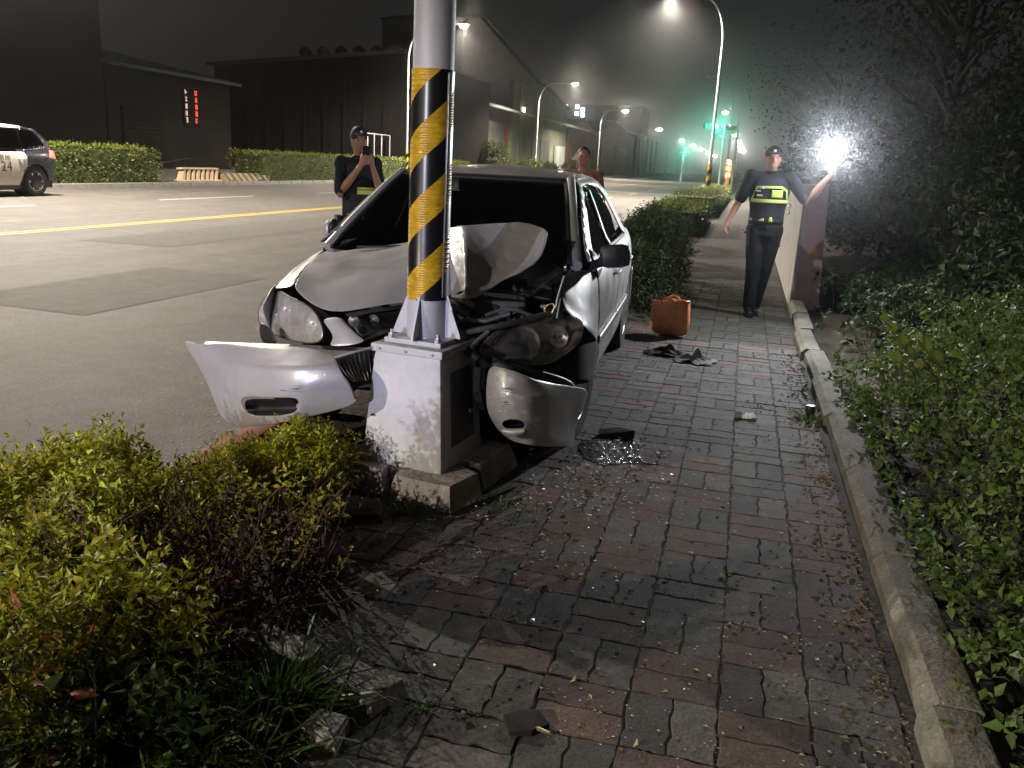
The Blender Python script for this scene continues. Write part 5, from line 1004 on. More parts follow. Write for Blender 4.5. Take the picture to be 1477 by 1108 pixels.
# officer beyond the car with a radio
J = dict(armR=((-.19, .01, 1.41), (-.23, -.10, 1.17), (-.05, -.24, 1.40)), armL=((.19, .0, 1.41), (.22, -.10, 1.17), (.08, -.24, 1.40)), handR=((.35, -.25, .85), (.5, .6, 0), .8), handL=((-.35, -.2, .9), (-.5, .6, 0), .8), **legs_std)
o2 = figure('officer in black uniform and cap using a phone behind the silver car', (-3.47, 7.5, -.15), math.radians(40), 1.075, J, dict(shirt='uniform', legs='trousers', shoes=1, cap='cap_cloth'))
o2.scale = (.86, .95, 1.075); b = MB(); torso(b, 1.2, .95); vo = b.build('vest', 'vest', o2); remesh(vo, .012, 4)
panel('reflective_band', [(-.25, 1.165), (.9, 1.165), (.9, 1.20), (-.25, 1.20)], tor(.205, .142, .006), (.12, .02), 'reflective_lime', o2, .004); panel('reflective_band', [(-.25, 1.205), (.9, 1.205), (.9, 1.225), (-.25, 1.225)], tor(.205, .142, .006), (.12, .02), 'reflective_lime', o2, .004)
panel('white_patch', [(-.05, .955), (.35, .98), (.35, 1.015), (-.05, .99)], tor(.20, .14, .012), (.12, .02), 'reflective_white', o2, .004)
MB().box((-.235, -.02, .82), (-.175, .10, .98)).build('holster', 'shoe', o2, bevel=.01)
OM2 = Matrix.Translation((-3.47, 7.5, -.15)) @ Matrix.Rotation(math.radians(40), 4, 'Z') @ Matrix.Diagonal((.86, .95, 1.075, 1))
ph = thing('phone', 'black phone in the hands of the officer behind the car', 'phone', OM2 @ V((.0, -.27, 1.50)), math.radians(40)); MB().box((-.036, -.006, -.075), (.036, .006, .075), rx=.35).build('case', 'black', ph, bevel=.004); MB().box((-.032, .0055, -.070), (.032, .0075, .070), rx=.35).build('screen', 'window_dark', ph)
# shirtless man behind the car
J = dict(armR=((-.20, .01, 1.41), (-.26, .03, 1.14), (-.24, -.06, .90)), armL=((.20, .0, 1.41), (.26, .03, 1.14), (.25, -.05, .90)), handR=((0, -.1, -1), (1, 0, 0), .4), handL=((0, -.1, -1), (-1, 0, 0), .4), **legs_std)
mb = WY(845, 215, 10.4)
figure('shirtless man with short dark hair standing behind the car', (mb.x-.02, 10.4, -.02), math.radians(14), .985, J, dict(legs='shorts', long=False, shoes=1), skin='skin_tan')
# ------------------------------------------------------------------ plants
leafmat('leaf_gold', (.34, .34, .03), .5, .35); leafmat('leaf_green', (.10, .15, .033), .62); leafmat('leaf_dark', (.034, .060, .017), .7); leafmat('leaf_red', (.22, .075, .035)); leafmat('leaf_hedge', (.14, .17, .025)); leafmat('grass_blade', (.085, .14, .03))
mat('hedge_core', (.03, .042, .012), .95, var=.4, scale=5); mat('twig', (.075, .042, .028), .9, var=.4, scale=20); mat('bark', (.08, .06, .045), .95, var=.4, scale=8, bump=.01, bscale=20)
def shoots(base, dirs, length, pairs, leaf, spread=.9, jitter=.15):
    """opposite leaf pairs up each shoot -> arrays for leaf_mesh"""
    P, D, S = [], [], []
    for p, d, L in zip(base, dirs, length):
        d = d/np.linalg.norm(d); a = np.cross(d, rng.normal(size=3)); a /= np.linalg.norm(a); c = np.cross(d, a)
        for k in range(pairs):
            t = (k+.6)/pairs; q = p+d*L*t; ang = k*1.57+rng.uniform(-.4, .4); e = a*math.cos(ang)+c*math.sin(ang); up = .35+.55*t
            for s in (1, -1): P.append(q); D.append(e*s*spread+d*up+rng.normal(size=3)*jitter); S.append(leaf*(.6+.75*math.sin(math.pi*min(1, .25+.7*t)))*rng.uniform(.75, 1.25))
        for _ in range(2): P.append(p+d*L); D.append(d+rng.normal(size=3)*.35); S.append(leaf*.7)
    return np.array(P), np.array(D), np.array(S)
def mound(cx, cy, rx, ry, h, n, z0=0.0, low=.25, nz=.22, up=.9):
    """random points over an uneven mound, with outward directions"""
    P, D = [], []
    while len(P) < n:
        a = rng.uniform(0, 2*math.pi); e = rng.uniform(low, 1); rr = math.sqrt(1-min(1, e)**2) if rng.random() < .45 else math.sqrt(rng.random())
        k = 1+nz*mnoise.noise((cx+math.cos(a)*rr*2.3, cy+math.sin(a)*rr*2.3, 7.7))*1.6
        x, y = math.cos(a)*rr, math.sin(a)*rr; zz = math.sqrt(max(.02, 1-rr*rr))
        f = rng.uniform(.80, 1.02)
        P.append((cx+rx*x*k*f, cy+ry*y*k*f, z0+h*zz*k*f)); D.append((x*.8, y*.8, zz*.6+up*.6))
    return np.array(P), np.array(D)
def stems(name, base, tips, r, parent, m='twig', bend=.12):
    b = MB()
    for p, q in zip(base, tips):
        p, q = V(p), V(q); mid = p.lerp(q, .5)+V(rng.normal(size=3)*bend*(q-p).length); b.tube([p, p.lerp(mid, .6)+V(rng.normal(size=3)*.01), mid, q], [r, r*.8, r*.65, r*.3], 5)
    return b.build(name, m, parent, kind='stuff')
def bush(name, label, cx, cy, rx, ry, h, n, leaf, m, group=None, z0=-.03, pairs=5, L=.10, nst=26, low=.2, tint=(.55, 1.4), width=.42, cat='shrub', up=.9, nz=.25, inner=None):
    t = thing(name, label, cat, (cx, cy, z0), 0, group)
    p, d = mound(0, 0, rx, ry, h, n, 0, low, nz, up); d = d+rng.normal(size=d.shape)*.35
    P, D, S = shoots(p, d, rng.uniform(L*.6, L*1.3, n), pairs, leaf)
    me = leaf_mesh('foliage', P, D, S, width, tint=tints(len(P), *tint)); put('foliage', me, m, t, kind='stuff')
    if inner:
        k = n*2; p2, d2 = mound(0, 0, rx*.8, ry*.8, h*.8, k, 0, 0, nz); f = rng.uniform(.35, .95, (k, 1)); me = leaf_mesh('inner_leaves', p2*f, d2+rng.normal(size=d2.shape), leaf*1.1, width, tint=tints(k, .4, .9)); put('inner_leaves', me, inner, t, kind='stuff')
    bs = [(rng.normal()*rx*.25, rng.normal()*ry*.25, -.02) for _ in range(nst)]; idx = rng.choice(n, nst); stems('branches', bs, [p[i] for i in idx], .007, t)
    return t
# golden shrubs in the foreground strip
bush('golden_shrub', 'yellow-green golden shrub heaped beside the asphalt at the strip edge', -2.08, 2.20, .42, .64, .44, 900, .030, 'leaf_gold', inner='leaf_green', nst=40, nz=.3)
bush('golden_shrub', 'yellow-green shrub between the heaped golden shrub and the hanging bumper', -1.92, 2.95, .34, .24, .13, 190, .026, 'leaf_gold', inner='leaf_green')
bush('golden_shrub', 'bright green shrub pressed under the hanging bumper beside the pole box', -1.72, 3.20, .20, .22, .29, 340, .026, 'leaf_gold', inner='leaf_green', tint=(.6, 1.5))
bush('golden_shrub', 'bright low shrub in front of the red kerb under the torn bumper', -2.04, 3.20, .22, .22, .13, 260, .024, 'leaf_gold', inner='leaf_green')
bush('golden_shrub', 'sparse golden shrub with long pointed shoots beside the paving edge', -1.45, 1.70, .17, .15, .40, 70, .040, 'leaf_gold', pairs=5, L=.16, inner=None, nst=20, up=1.6)
bush('golden_shrub', 'thin shrub with few leaf shoots in front of the cracked footing', -1.42, 2.55, .26, .22, .34, 30, .030, 'leaf_gold', pairs=4, L=.10, nst=44, up=1.2)
bush('golden_shrub', 'unseen tall golden shrub added to throw leaf shade on the pole box and left bumper', -1.64, .95, .31, .16, .98, 760, .024, 'leaf_gold', pairs=4, L=.10, nst=30, low=0)  # light blocker added out of view, shading the pole box and left bumper
# dead brown twigs of the trampled hedge
t = thing('bare_shrub', 'tangle of bare brown twigs between the golden shrub and the paving', 'shrub', (-1.55, 2.12, -.03))
bs = [(rng.uniform(-.25, .32), rng.uniform(-.42, .42), 0) for _ in range(90)]; tp = [(b_[0]+rng.normal()*.10, b_[1]+rng.normal()*.10, rng.uniform(.18, .46)) for b_ in bs]; stems('twigs', bs, tp, .006, t, bend=.2)
bs2 = [tp[i] for i in range(90)]; stems('twig_tips', [(p[0]*.95, p[1]*.95, p[2]*.6) for p in bs2], [(p[0]+rng.normal()*.1, p[1]+rng.normal()*.1, p[2]+rng.uniform(-.02, .08)) for p in bs2], .003, t)
k = 1500; Pd = np.c_[rng.uniform(-.32, .40, k), rng.uniform(-.45, .45, k), rng.uniform(.03, .42, k)]; me = leaf_mesh('dry_leaves', Pd, rng.normal(size=(k, 3)), rng.uniform(.014, .03, k), .45, tint=tints(k, .3, 1.1)); leafmat('leaf_dry', (.105, .055, .032), .8, .1); put('dry_leaves', me, 'leaf_dry', t, kind='stuff')
k = 160; Pd = np.c_[rng.uniform(-.30, .38, k), rng.uniform(-.42, .42, k), rng.uniform(.15, .44, k)]; me = leaf_mesh('living_leaves', Pd, rng.normal(size=(k, 3))+[0, 0, .8], rng.uniform(.02, .034, k), .42, tint=tints(k)); put('living_leaves', me, 'leaf_gold', t, kind='stuff')
bush('leafy_shrub', 'dark green broad-leaved shrub at the foot of the sparse golden shrub', -1.32, 1.50, .20, .18, .20, 60, .048, 'leaf_green', pairs=3, L=.12, nst=20, inner='leaf_dark', tint=(.6, 1.4))
bush('golden_shrub', 'low golden shrub behind the red-leaved shrub', -1.62, 1.55, .20, .20, .34, 120, .034, 'leaf_gold', inner='leaf_green', L=.14)
# reddish young plant and broad dark leaves nearest the camera
t = thing('red_leaf_shrub', 'shrub with long reddish and bronze young leaves at the strip edge', 'shrub', (-1.42, 1.38, -.03))
lm = leaf_mesh('leaf', [(0, 0, 0)], [(0, 1, 0)], 1.0, .34, .3, tint=[(1, 1, 1)], curl=.2)
def leafpart(parent, m, p, d, s, nm='leaf'):
    me = leaf_mesh('leaf', [(0, 0, 0)], [d], s, .36, .3, tint=tints(1, .7, 1.2)); return put(nm, me, m, parent, loc=p)
for k in range(46):
    a = rng.uniform(0, 6.28); r = rng.uniform(.02, .20); leafpart(t, 'leaf_red' if k % 5 < 3 else 'leaf_green', (math.cos(a)*r-.05, math.sin(a)*r, rng.uniform(.10, .40)), (math.cos(a)+rng.normal()*.3, math.sin(a)+rng.normal()*.3, rng.uniform(.1, 1.1)), rng.uniform(.05, .10))
stems('stems', [(rng.normal()*.04, rng.normal()*.04, 0) for _ in range(14)], [(rng.normal()*.14, rng.normal()*.14, rng.uniform(.2, .4)) for _ in range(14)], .005, t)
# grass tufts
def grass(name, label, cx, cy, r, n, L, m='grass_blade', z0=-.03):
    t = thing(name, label, 'grass', (cx, cy, z0)); b = MB(); vs = []; fs = []
    for _ in range(n):
        a = rng.uniform(0, 6.28); q = abs(rng.normal())*r*.5; p = V((math.cos(a)*q, math.sin(a)*q, 0)); d = V((math.cos(a)*rng.uniform(.1, 1)+rng.normal()*.3, math.sin(a)*rng.uniform(.1, 1)+rng.normal()*.3, 1.1)).normalized(); l = L*rng.uniform(.5, 1.2); w = rng.uniform(.003, .006); s = d.cross(V((rng.normal(), rng.normal(), .1))).normalized()*w; dr = V((d.x, d.y, 0))
        k = len(vs); c1_, c2_ = p+d*l*.5, p+d*l*.85+dr*l*.35-V((0, 0, l*.15)); e = p+d*l+dr*l*.8-V((0, 0, l*.45)); vs += [p-s, p+s, c1_-s*.9, c1_+s*.9, c2_-s*.6, c2_+s*.6, e]; fs += [(k, k+1, k+3, k+2), (k+2, k+3, k+5, k+4), (k+4, k+5, k+6)]
    me = mesh('blades', vs, fs); a = me.attributes.new('tint', 'FLOAT_COLOR', 'POINT'); tv = tints(n, .5, 1.3); a.data.foreach_set('color', np.repeat(np.c_[tv, np.ones(n)], 7, axis=0).ravel()); put('blades', me, m, t, kind='stuff'); return t
grass('grass_tuft', 'long dark grass tuft growing over the broken paving edge', -1.06, 1.80, .20, 260, .20); grass('grass_tuft', 'dense grass tuft at the foot of the red-leaved shrub', -1.14, 1.55, .22, 260, .18)
grass('grass_tuft', 'small leafy weed at the foot of the footing', -1.22, 3.16, .12, 150, .085); grass('grass_tuft', 'thin weed tuft between the pavers by the bumper', -.92, 3.42, .16, 110, .06); grass('grass_tuft', 'weed growing in a paver joint near the dark fragment', -.42, 2.10, .10, 90, .05); grass('grass_tuft', 'weed tuft in the joint beside the broken edging stone', -.72, 1.92, .09, 80, .06); grass('grass_tuft', 'weed at the kerb below the overgrown bank', .55, 5.4, .14, 110, .10); grass('grass_tuft', 'weed beside the white tissue', .25, 5.55, .10, 70, .05); grass('grass_tuft', 'weed tuft beside the verge kerb near the orange bag', .55, 6.9, .16, 90, .06)
# strip shrubs beyond the car
for i, (x, y, rx, ry, h, n) in enumerate(((-.98, 9.3, .42, .9, .62, 420), (-1.2, 11.3, .55, 1.1, .78, 480), (-1.35, 13.8, .6, 1.3, .85, 420), (-1.5, 17, .6, 1.6, .8, 380))):
    bush('strip_shrub', ('dark leafy shrub behind the orange bag', 'dark loose shrub past the car boot', 'dark rounded shrub further along the strip', 'dark shrub before the clipped low hedge')[i], x, y, rx, ry, h, n, .05, 'leaf_dark', pairs=4, L=.16, inner='leaf_dark', tint=(.7, 1.7), group='dark shrubs along the planting strip')
# clipped hedges
def hedge(label, x0, x1, y0, y1, h, n, leaf, m='leaf_hedge', z0=-.02, group=None, rough=.05):
    t = thing('clipped_hedge', label, 'hedge', ((x0+x1)/2, (y0+y1)/2, z0), 0, group); hx, hy = (x1-x0)/2, (y1-y0)/2
    P, D = [], []
    A = [2*hx*2*hy, 2*hy*h*2, 2*hx*h*2]; tot = sum(A)
    for _ in range(n):
        r = rng.random()*tot; j = rng.normal()*rough
        if r < A[0]: x, y = rng.uniform(-hx, hx), rng.uniform(-hy, hy); P.append((x, y, h+j)); D.append((rng.normal()*.7, rng.normal()*.7, 1))
        elif r < A[0]+A[1]: s = rng.choice((-1, 1)); P.append((s*(hx+j), rng.uniform(-hy, hy), rng.uniform(0, h))); D.append((s, rng.normal()*.7, .5+rng.normal()*.5))
        else: s = rng.choice((-1, 1)); P.append((rng.uniform(-hx, hx), s*(hy+j), rng.uniform(0, h))); D.append((rng.normal()*.7, s, .5+rng.normal()*.5))
    P = np.array(P); e = .09*np.array([mnoise.noise((p[0]*1.3, p[1]*1.3, p[2]*1.3)) for p in P])[:, None]; P = P*(1+e*np.array([.6, .0, .8]))
    put('foliage', leaf_mesh('foliage', P, D, rng.uniform(leaf*.6, leaf*1.3, n), .55, tint=tints(n, .55, 1.45)), m, t, kind='stuff')
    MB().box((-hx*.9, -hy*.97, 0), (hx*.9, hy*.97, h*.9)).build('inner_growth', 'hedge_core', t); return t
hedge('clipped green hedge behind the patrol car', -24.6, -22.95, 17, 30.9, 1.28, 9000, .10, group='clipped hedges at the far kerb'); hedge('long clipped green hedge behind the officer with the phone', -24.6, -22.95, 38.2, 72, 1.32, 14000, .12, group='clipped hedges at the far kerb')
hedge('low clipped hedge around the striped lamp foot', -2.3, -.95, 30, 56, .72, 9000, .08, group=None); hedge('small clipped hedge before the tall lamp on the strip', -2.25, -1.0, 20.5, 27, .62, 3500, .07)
t = grass('tall_grass', 'tall pale grass sticking up behind the hedge by the patrol car', -25.4, 28.5, 2.6, 260, 1.9); t.children[0].scale = (1, 1, 1)
# round shrubs before the warehouses
for x, y, r, h, lb in ((-26, 89, 2.1, 3.3, 'round dark tree-like shrub before the big warehouse doors'), (-25.6, 104, 1.9, 1.8, 'low dark shrub before the pale green corner wall'), (-25, 112, 1.4, 1.4, 'small dark shrub beside the striped lamp foot'), (-24.6, 128, 2.0, 2.6, 'pale green bush by the kerb near the grey shed')):
    bush('round_shrub', lb, x, y, r, r, h, 240, .24, 'leaf_green', pairs=3, L=.5, nst=14, low=.0, inner='leaf_dark', z0=0)
# ------------------------------------------------------------------ overgrown verge on the right
def bank_z(x, y): return -.02+.55*smoothstep((x-.9)/5)
def weeds(name, label, pts, n, leaf, m, hfun, group=None, pairs=3, L=.14, tint=(.5, 1.5), width=.55, nst=60):
    cx, cy = np.mean(pts, axis=0); t = thing(name, label, 'weeds', (cx, cy, bank_z(cx, cy)), 0, group); P = []; D = []
    for _ in range(n):
        px_, py_ = pts[rng.integers(len(pts))]; x, y = px_+rng.normal()*.28, py_+rng.normal()*.32; x = max(.80, x); h = hfun(x, y)*(rng.random()**.45)
        P.append((x-cx, y-cy, bank_z(x, y)-bank_z(cx, cy)+h)); D.append((-.25+rng.normal()*.6, -.3+rng.normal()*.6, .7+rng.normal()*.4))
    P = np.array(P); D = np.array(D); a, b_, c_ = shoots(P, D, rng.uniform(L*.5, L*1.2, n), pairs, leaf, .9, .3)
    put('foliage', leaf_mesh('foliage', a, b_, c_, width, tint=tints(len(a), *tint)), m, t, kind='stuff')
    i = rng.choice(n, nst); stems('stems', [(P[k][0]+rng.normal()*.05, P[k][1]+rng.normal()*.05, P[k][2]-min(.4, P[k][2]+.4)-.1) for k in i], [P[k] for k in i], .004, t); return t
hf = lambda x, y: (.20+.52*smoothstep((x-.75)/.9)+.13*mnoise.noise((x*1.5, y*1.2, 4)))*(1-.35*smoothstep((3.2-y)/2.0))
weeds('weed_bank', 'dense green leafy weeds spilling over the kerb close to the paving', [(1.15, 3.2), (1.25, 3.8), (1.35, 4.4), (1.6, 3.4), (1.7, 4.2), (1.05, 2.7), (1.2, 2.3), (1.6, 2.7)], 1000, .036, 'leaf_green', hf, 'weed thickets on the verge')
weeds('weed_bank', 'dense green leafy weeds further along the verge by the small black cap', [(1.2, 4.9), (1.15, 5.5), (1.5, 5.2), (1.9, 5.0), (1.6, 5.9), (2.1, 5.8), (1.3, 6.3)], 900, .042, 'leaf_green', hf, 'weed thickets on the verge')
weeds('weed_bank', 'dark-leaved weeds high on the verge bank', [(2.4, 3.6), (2.6, 4.6), (2.8, 5.6), (2.2, 3.0), (3.2, 5), (3.4, 6.5), (2.7, 7)], 800, .05, 'leaf_dark', lambda x, y: .55+.2*mnoise.noise((x, y, 2)), 'weed thickets on the verge')
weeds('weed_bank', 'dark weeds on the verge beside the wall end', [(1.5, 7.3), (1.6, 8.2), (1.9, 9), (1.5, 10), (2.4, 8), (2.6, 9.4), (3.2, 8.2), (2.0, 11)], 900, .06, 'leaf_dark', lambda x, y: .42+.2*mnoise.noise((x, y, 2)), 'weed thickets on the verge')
# pale heart-shaped vine leaves catching the torch
t = thing('vine', 'climbing vine with big pale heart-shaped leaves above the weeds', 'vine', (1.42, 5.3, .0)); 
def heart(s):
    o = [(0, 0), (.22, -.12), (.45, .05), (.50, .35), (.32, .68), (0, 1.0), (-.32, .68), (-.50, .35), (-.45, .05), (-.22, -.12)]; return [(x*s, y*s) for x, y in o]
pts = []
for k, (x, y, Y, s) in enumerate(((1285, 478, 5.2, .065), (1300, 497, 5.15, .07), (1335, 505, 5.1, .075), (1350, 520, 5.1, .08), (1310, 510, 5.1, .06), (1275, 462, 5.2, .05), (1380, 515, 5.0, .05), (1292, 520, 5.15, .06), (1325, 530, 5.1, .055))):
    p = WY(x, y, Y); pts.append(p); h = heart(s); q = Matrix.Rotation(rng.uniform(-.6, .6), 3, 'Z') @ Matrix.Rotation(1.1+rng.uniform(-.3, .3), 3, 'X'); vs = [q @ V((a, b_, abs(a)*.25)) for a, b_ in h]+[q @ V((0, .35*s, 0))]; me = mesh('leaf', vs, [(i, (i+1) % 10, 10) for i in range(10)]); at_ = me.attributes.new('tint', 'FLOAT_COLOR', 'POINT'); at_.data.foreach_set('color', [.85, .85, .8, 1]*11); put('leaf', me, 'leaf_hedge', t, loc=p-V((1.42, 5.3, 0)))
b = MB(); o0 = V((1.42, 5.3, 0))
for p in pts: b.tube([V((rng.normal()*.03, rng.normal()*.03, 0)), (p-o0)*.5+V((0, 0, .1)), p-o0], .003, 5)
b.build('stem', 'twig', t)
# ------------------------------------------------------------------ trees over the verge
def tree(label, x, y, h, r, n, leaf, group):
    t = thing('tree', label, 'tree', (x, y, bank_z(x, y)-.1), 0, group); b = MB(); b.tube([(0, 0, 0), (.1, .05, h*.25), (.0, .1, h*.5), (.1, 0, h*.8)], [.17, .14, .10, .04], 10); tips = []
    for k in range(16):
        a = k*2.4; z = h*(.3+.6*k/16); e = V((math.cos(a)*r*rng.uniform(.5, .95), math.sin(a)*r*rng.uniform(.5, .95), z+h*.12)); b.tube([(.04, .04, z*.85), e*.5+V((0, 0, z*.45)), e], [.06, .04, .012], 6); tips.append(e)
    b.build('trunk', 'bark', t, smooth=True); P = []; D = []
    for _ in range(n):
        c = tips[rng.integers(16)]; p = np.array(c)+rng.normal(size=3)*[r*.28, r*.28, h*.08]; P.append(p); D.append(rng.normal(size=3)+[0, 0, -.1])
    put('crown', leaf_mesh('crown', P, D, rng.uniform(leaf*.6, leaf*1.3, n), .5, tint=tints(n, .5, 1.6)), 'leaf_dark', t, kind='stuff'); return t
for i, (x, y, h, r) in enumerate(((4.6, 9, 4.2, 1.9), (5.6, 14, 6.2, 2.4), (3.4, 17.5, 5.4, 2.0), (8.0, 10, 6.5, 2.6), (4.5, 25, 7, 2.8), (2.9, 36, 6.5, 2.4))): tree(('dark bushy tree over the verge weeds', 'taller dark tree behind the bushy tree', 'dark tree behind the wall end', 'broad dark tree far up the verge', 'tall dark tree along the verge', 'dark tree opposite the low clipped hedge')[i], x, y, h, r, 2600, .13, 'trees on the verge')
bush('roadside_shrub', 'upright dark shrub with glinting leaves behind the officer', .95, 15.5, .5, .8, 2.3, 320, .07, 'leaf_dark', pairs=4, L=.3, inner='leaf_dark', tint=(.8, 2.0))

# thicket closing off the verge
for i, (x, y, rx, ry, h) in enumerate(((3.0, 8.8, .9, 1.1, 1.5), (4.6, 7.2, 1.2, 1.2, 1.7), (3.2, 11.5, 1.0, 1.4, 2.2), (5.2, 10.5, 1.4, 1.6, 2.6), (2.6, 14.5, .9, 1.6, 2.3), (7.2, 8.6, 1.5, 1.5, 2.6), (4.4, 15.5, 1.5, 1.8, 3.2), (2.4, 19, 1.0, 2.0, 2.6), (8.5, 13, 2.0, 2.0, 3.6), (2.8, 25, 1.3, 2.6, 3.0), (6.0, 20, 2.0, 2.4, 4.0), (2.4, 32, 1.2, 3.0, 3.2), (10.5, 10, 2.2, 2.0, 3.6))):
    bush('thicket_shrub', 'tall dark shrub of the thicket closing off the verge', x, y, rx, ry, h, 420, .085*(1+.02*y), 'leaf_dark', group='thicket shrubs beyond the verge weeds', pairs=3, L=.34, nst=14, low=0, inner='leaf_dark', z0=bank_z(x, y)-.1, nz=.4)
# ------------------------------------------------------------------ things lying about
def stripes_weave(name, col):
    m = mat(name, col, .55, var=.2, scale=12); n = m.node_tree; L = n.links; b = n.nodes['Principled BSDF']; tc = n.nodes.new('ShaderNodeTexCoord'); mp = n.nodes.new('ShaderNodeMapping'); mp.inputs['Rotation'].default_value = (0, 0, .6); L.new(tc.outputs['UV'] if False else tc.outputs['Object'], mp.inputs[0]); ck = n.nodes.new('ShaderNodeTexChecker'); ck.inputs['Scale'].default_value = 55; L.new(mp.outputs[0], ck.inputs[0]); bp = n.nodes.new('ShaderNodeBump'); bp.inputs['Distance'].default_value = .004; L.new(ck.outputs['Fac'], bp.inputs['Height']); L.new(bp.outputs[0], b.inputs['Normal'])
stripes_weave('weave', (.78, .31, .12)); mat('weave_band', (.70, .26, .10), .5)
bp_ = WZ(963, 487, 0); bag = thing('woven_bag', 'orange woven tote bag standing on the paving', 'bag', (bp_.x, bp_.y+.08, 0), math.radians(-14))
g = []
for z, wx, wy in ((0, .165, .075), (.10, .178, .085), (.20, .182, .080), (.30, .172, .060), (.335, .166, .045)):
    row = []
    for k in range(20):
        a = 2*math.pi*k/20; c, s = math.cos(a), math.sin(a); p = 3.2; r = (abs(c)**p+abs(s)**p)**(-1/p); row.append((wx*c*r+(.012*mnoise.noise((c*2, s*2, z*6)) if z > .05 else 0), wy*s*r+(.015*mnoise.noise((c*2, s*2, z*6+4)) if z > .05 else 0)-.02*(z > .3)*(c > 0), z-(.03 if (z > .3 and c < -.2) else 0)))
    g.append(row)
vs = [p for r in g for p in r]; fs = [(r*20+k, r*20+(k+1) % 20, (r+1)*20+(k+1) % 20, (r+1)*20+k) for r in range(4) for k in range(20)]+[tuple(reversed(range(20)))]
o = put('body', mesh('body', vs, fs), 'weave', bag, True); s_ = o.modifiers.new('t', 'SOLIDIFY'); s_.thickness = .006; s_ = o.modifiers.new('s', 'SUBSURF'); s_.levels = s_.render_levels = 2
MB().tube([V(p)+V((0, 0, .002)) for p in g[-1]]+[V(g[-1][0])+V((0, 0, .002))], .006, 6, cap=False).build('rim', 'weave_band', bag)
for sy, lean in ((-.045, -.08), (.045, .05)): MB().tube([(-.07, sy, .29), (-.065, sy+lean*.3, .335), (-.02, sy+lean*.7, .36), (.03, sy+lean*.7, .355), (.06, sy+lean*.3, .33), (.065, sy, .29)], .009, 8).build('handle', 'weave_band', bag, smooth=True)
# crumpled clothes
def rag(name, label, px_, Y0, w, d, h, m, seed, peaks, cat='clothing'):
    c = WZ(*px_, 0); t = thing(name, label, cat, (c.x, c.y, .002)); n = 26; vs = []; fs = []; idx = {}
    for j in range(n+1):
        for i in range(n+1):
            a, b = i/n*2-1, j/n*2-1; r = math.hypot(a, b); k = 1+.28*mnoise.noise((a*1.6+seed, b*1.6, seed))
            z = h*max(0, 1-r*r)*(.35+.9*abs(mnoise.noise((a*2.6+seed, b*2.6, 2))))+.010*abs(mnoise.noise((a*9, b*9, seed)))
            for (pa, pb, pw_, phh) in peaks: z += phh*math.exp(-((a-pa)**2+(b-pb)**2)/pw_**2)
            vs.append((a*w*k, b*d*k, max(.002, z))); idx[(i, j)] = len(vs)-1
    for j in range(n):
        for i in range(n):
            a, b = (i+.5)/n*2-1, (j+.5)/n*2-1
            if math.hypot(a, b) < .92+.25*mnoise.noise((a*3+seed, b*3, 9)): fs.append((idx[(i, j)], idx[(i+1, j)], idx[(i+1, j+1)], idx[(i, j+1)]))
    o = put('cloth', mesh('cloth', vs, fs), m, t, True); s_ = o.modifiers.new('t', 'SOLIDIFY'); s_.thickness = .003; s_.offset = 1; s_ = o.modifiers.new('s', 'SUBSURF'); s_.levels = s_.render_levels = 1; return t
mat('cloth_grey', (.30, .32, .31), .9, var=.3, scale=30, col2=(.12, .13, .13)); mat('cloth_black', (.012, .012, .013), .9)
rag('crumpled_shirt', 'crumpled grey and white cloth lying on the paving', (1003, 522), 0, .20, .13, .06, 'cloth_grey', 3.3, [(.05, .2, .16, .09), (-.45, .0, .2, .03)])
rag('crumpled_clothes', 'crumpled black clothes lying before the orange bag', (960, 512), 0, .20, .10, .06, 'cloth_black', 8.1, [(.15, .2, .3, .05)])
mat('tissue', (.85, .84, .82), .8, var=.05)
rag('tissue', 'crumpled white tissue on the paving', (1075, 603), 0, .07, .035, .035, 'tissue', 5.2, [(-.5, 0, .3, .02), (.6, 0, .25, .018)], 'tissue')
c = WZ(1168, 597, 0); t = thing('bottle_cap', 'small round black plastic cap near the verge kerb', 'cap', (c.x, c.y, .028)); MB().lathe([(.024, -.028), (.030, -.02), (.030, .018), (.026, .027), (.010, .028)], 'Z', n=20).build('shell', 'black', t, smooth=True)
# wet spill and shards by the left wheel
def wetmat():
    m = mat('wet', (.022, .022, .024), .06, var=.3, scale=20, spec=.6, bump=.006, bscale=110); return m
wetmat()
def blot(name, label, cx, cy, rx, ry, z, m, seed, cat):
    pts = []; n = 40
    for k in range(n): a = 2*math.pi*k/n; r = 1+.45*mnoise.noise((math.cos(a)*1.4+seed, math.sin(a)*1.4, seed)); pts.append((rx*r*math.cos(a), ry*r*math.sin(a)))
    t = put(name, mesh(name, [(x, y, 0) for x, y in pts]+[(x*.9, y*.9, .0022) for x, y in pts]+[(0, 0, .0026)], [(i, (i+1) % n, n+(i+1) % n, n+i) for i in range(n)]+[(n+i, n+(i+1) % n, 2*n) for i in range(n)]), m, None, True, label=label, cat=cat, loc=(cx, cy, z)); return t
c = WZ(885, 648, 0); blot('fluid_spill', 'dark wet fluid spill with shards beside the front wheel', c.x, c.y, .17, .24, .003, 'wet', 1.2, 'spill')
emis('shard_glass', (1, 1, 1), 0); glass('shard', (.85, .88, .88), .05); mat('shard_white', (.72, .73, .74), .25, .3, var=.3, scale=40)
def shard_mesh(s, rnd):
    k = rnd.randint(3, 5); p = [(s*rnd.uniform(.4, 1)*math.cos(2*math.pi*i/k+rnd.uniform(-.3, .3)), s*rnd.uniform(.4, 1)*math.sin(2*math.pi*i/k+rnd.uniform(-.3, .3))) for i in range(k)]; th_ = s*.22
    return mesh('shard', [(x, y, 0) for x, y in p]+[(x*.9, y*.9, th_) for x, y in p], [tuple(reversed(range(k))), tuple(range(k, 2*k))]+[(i, (i+1) % k, k+(i+1) % k, k+i) for i in range(k)])
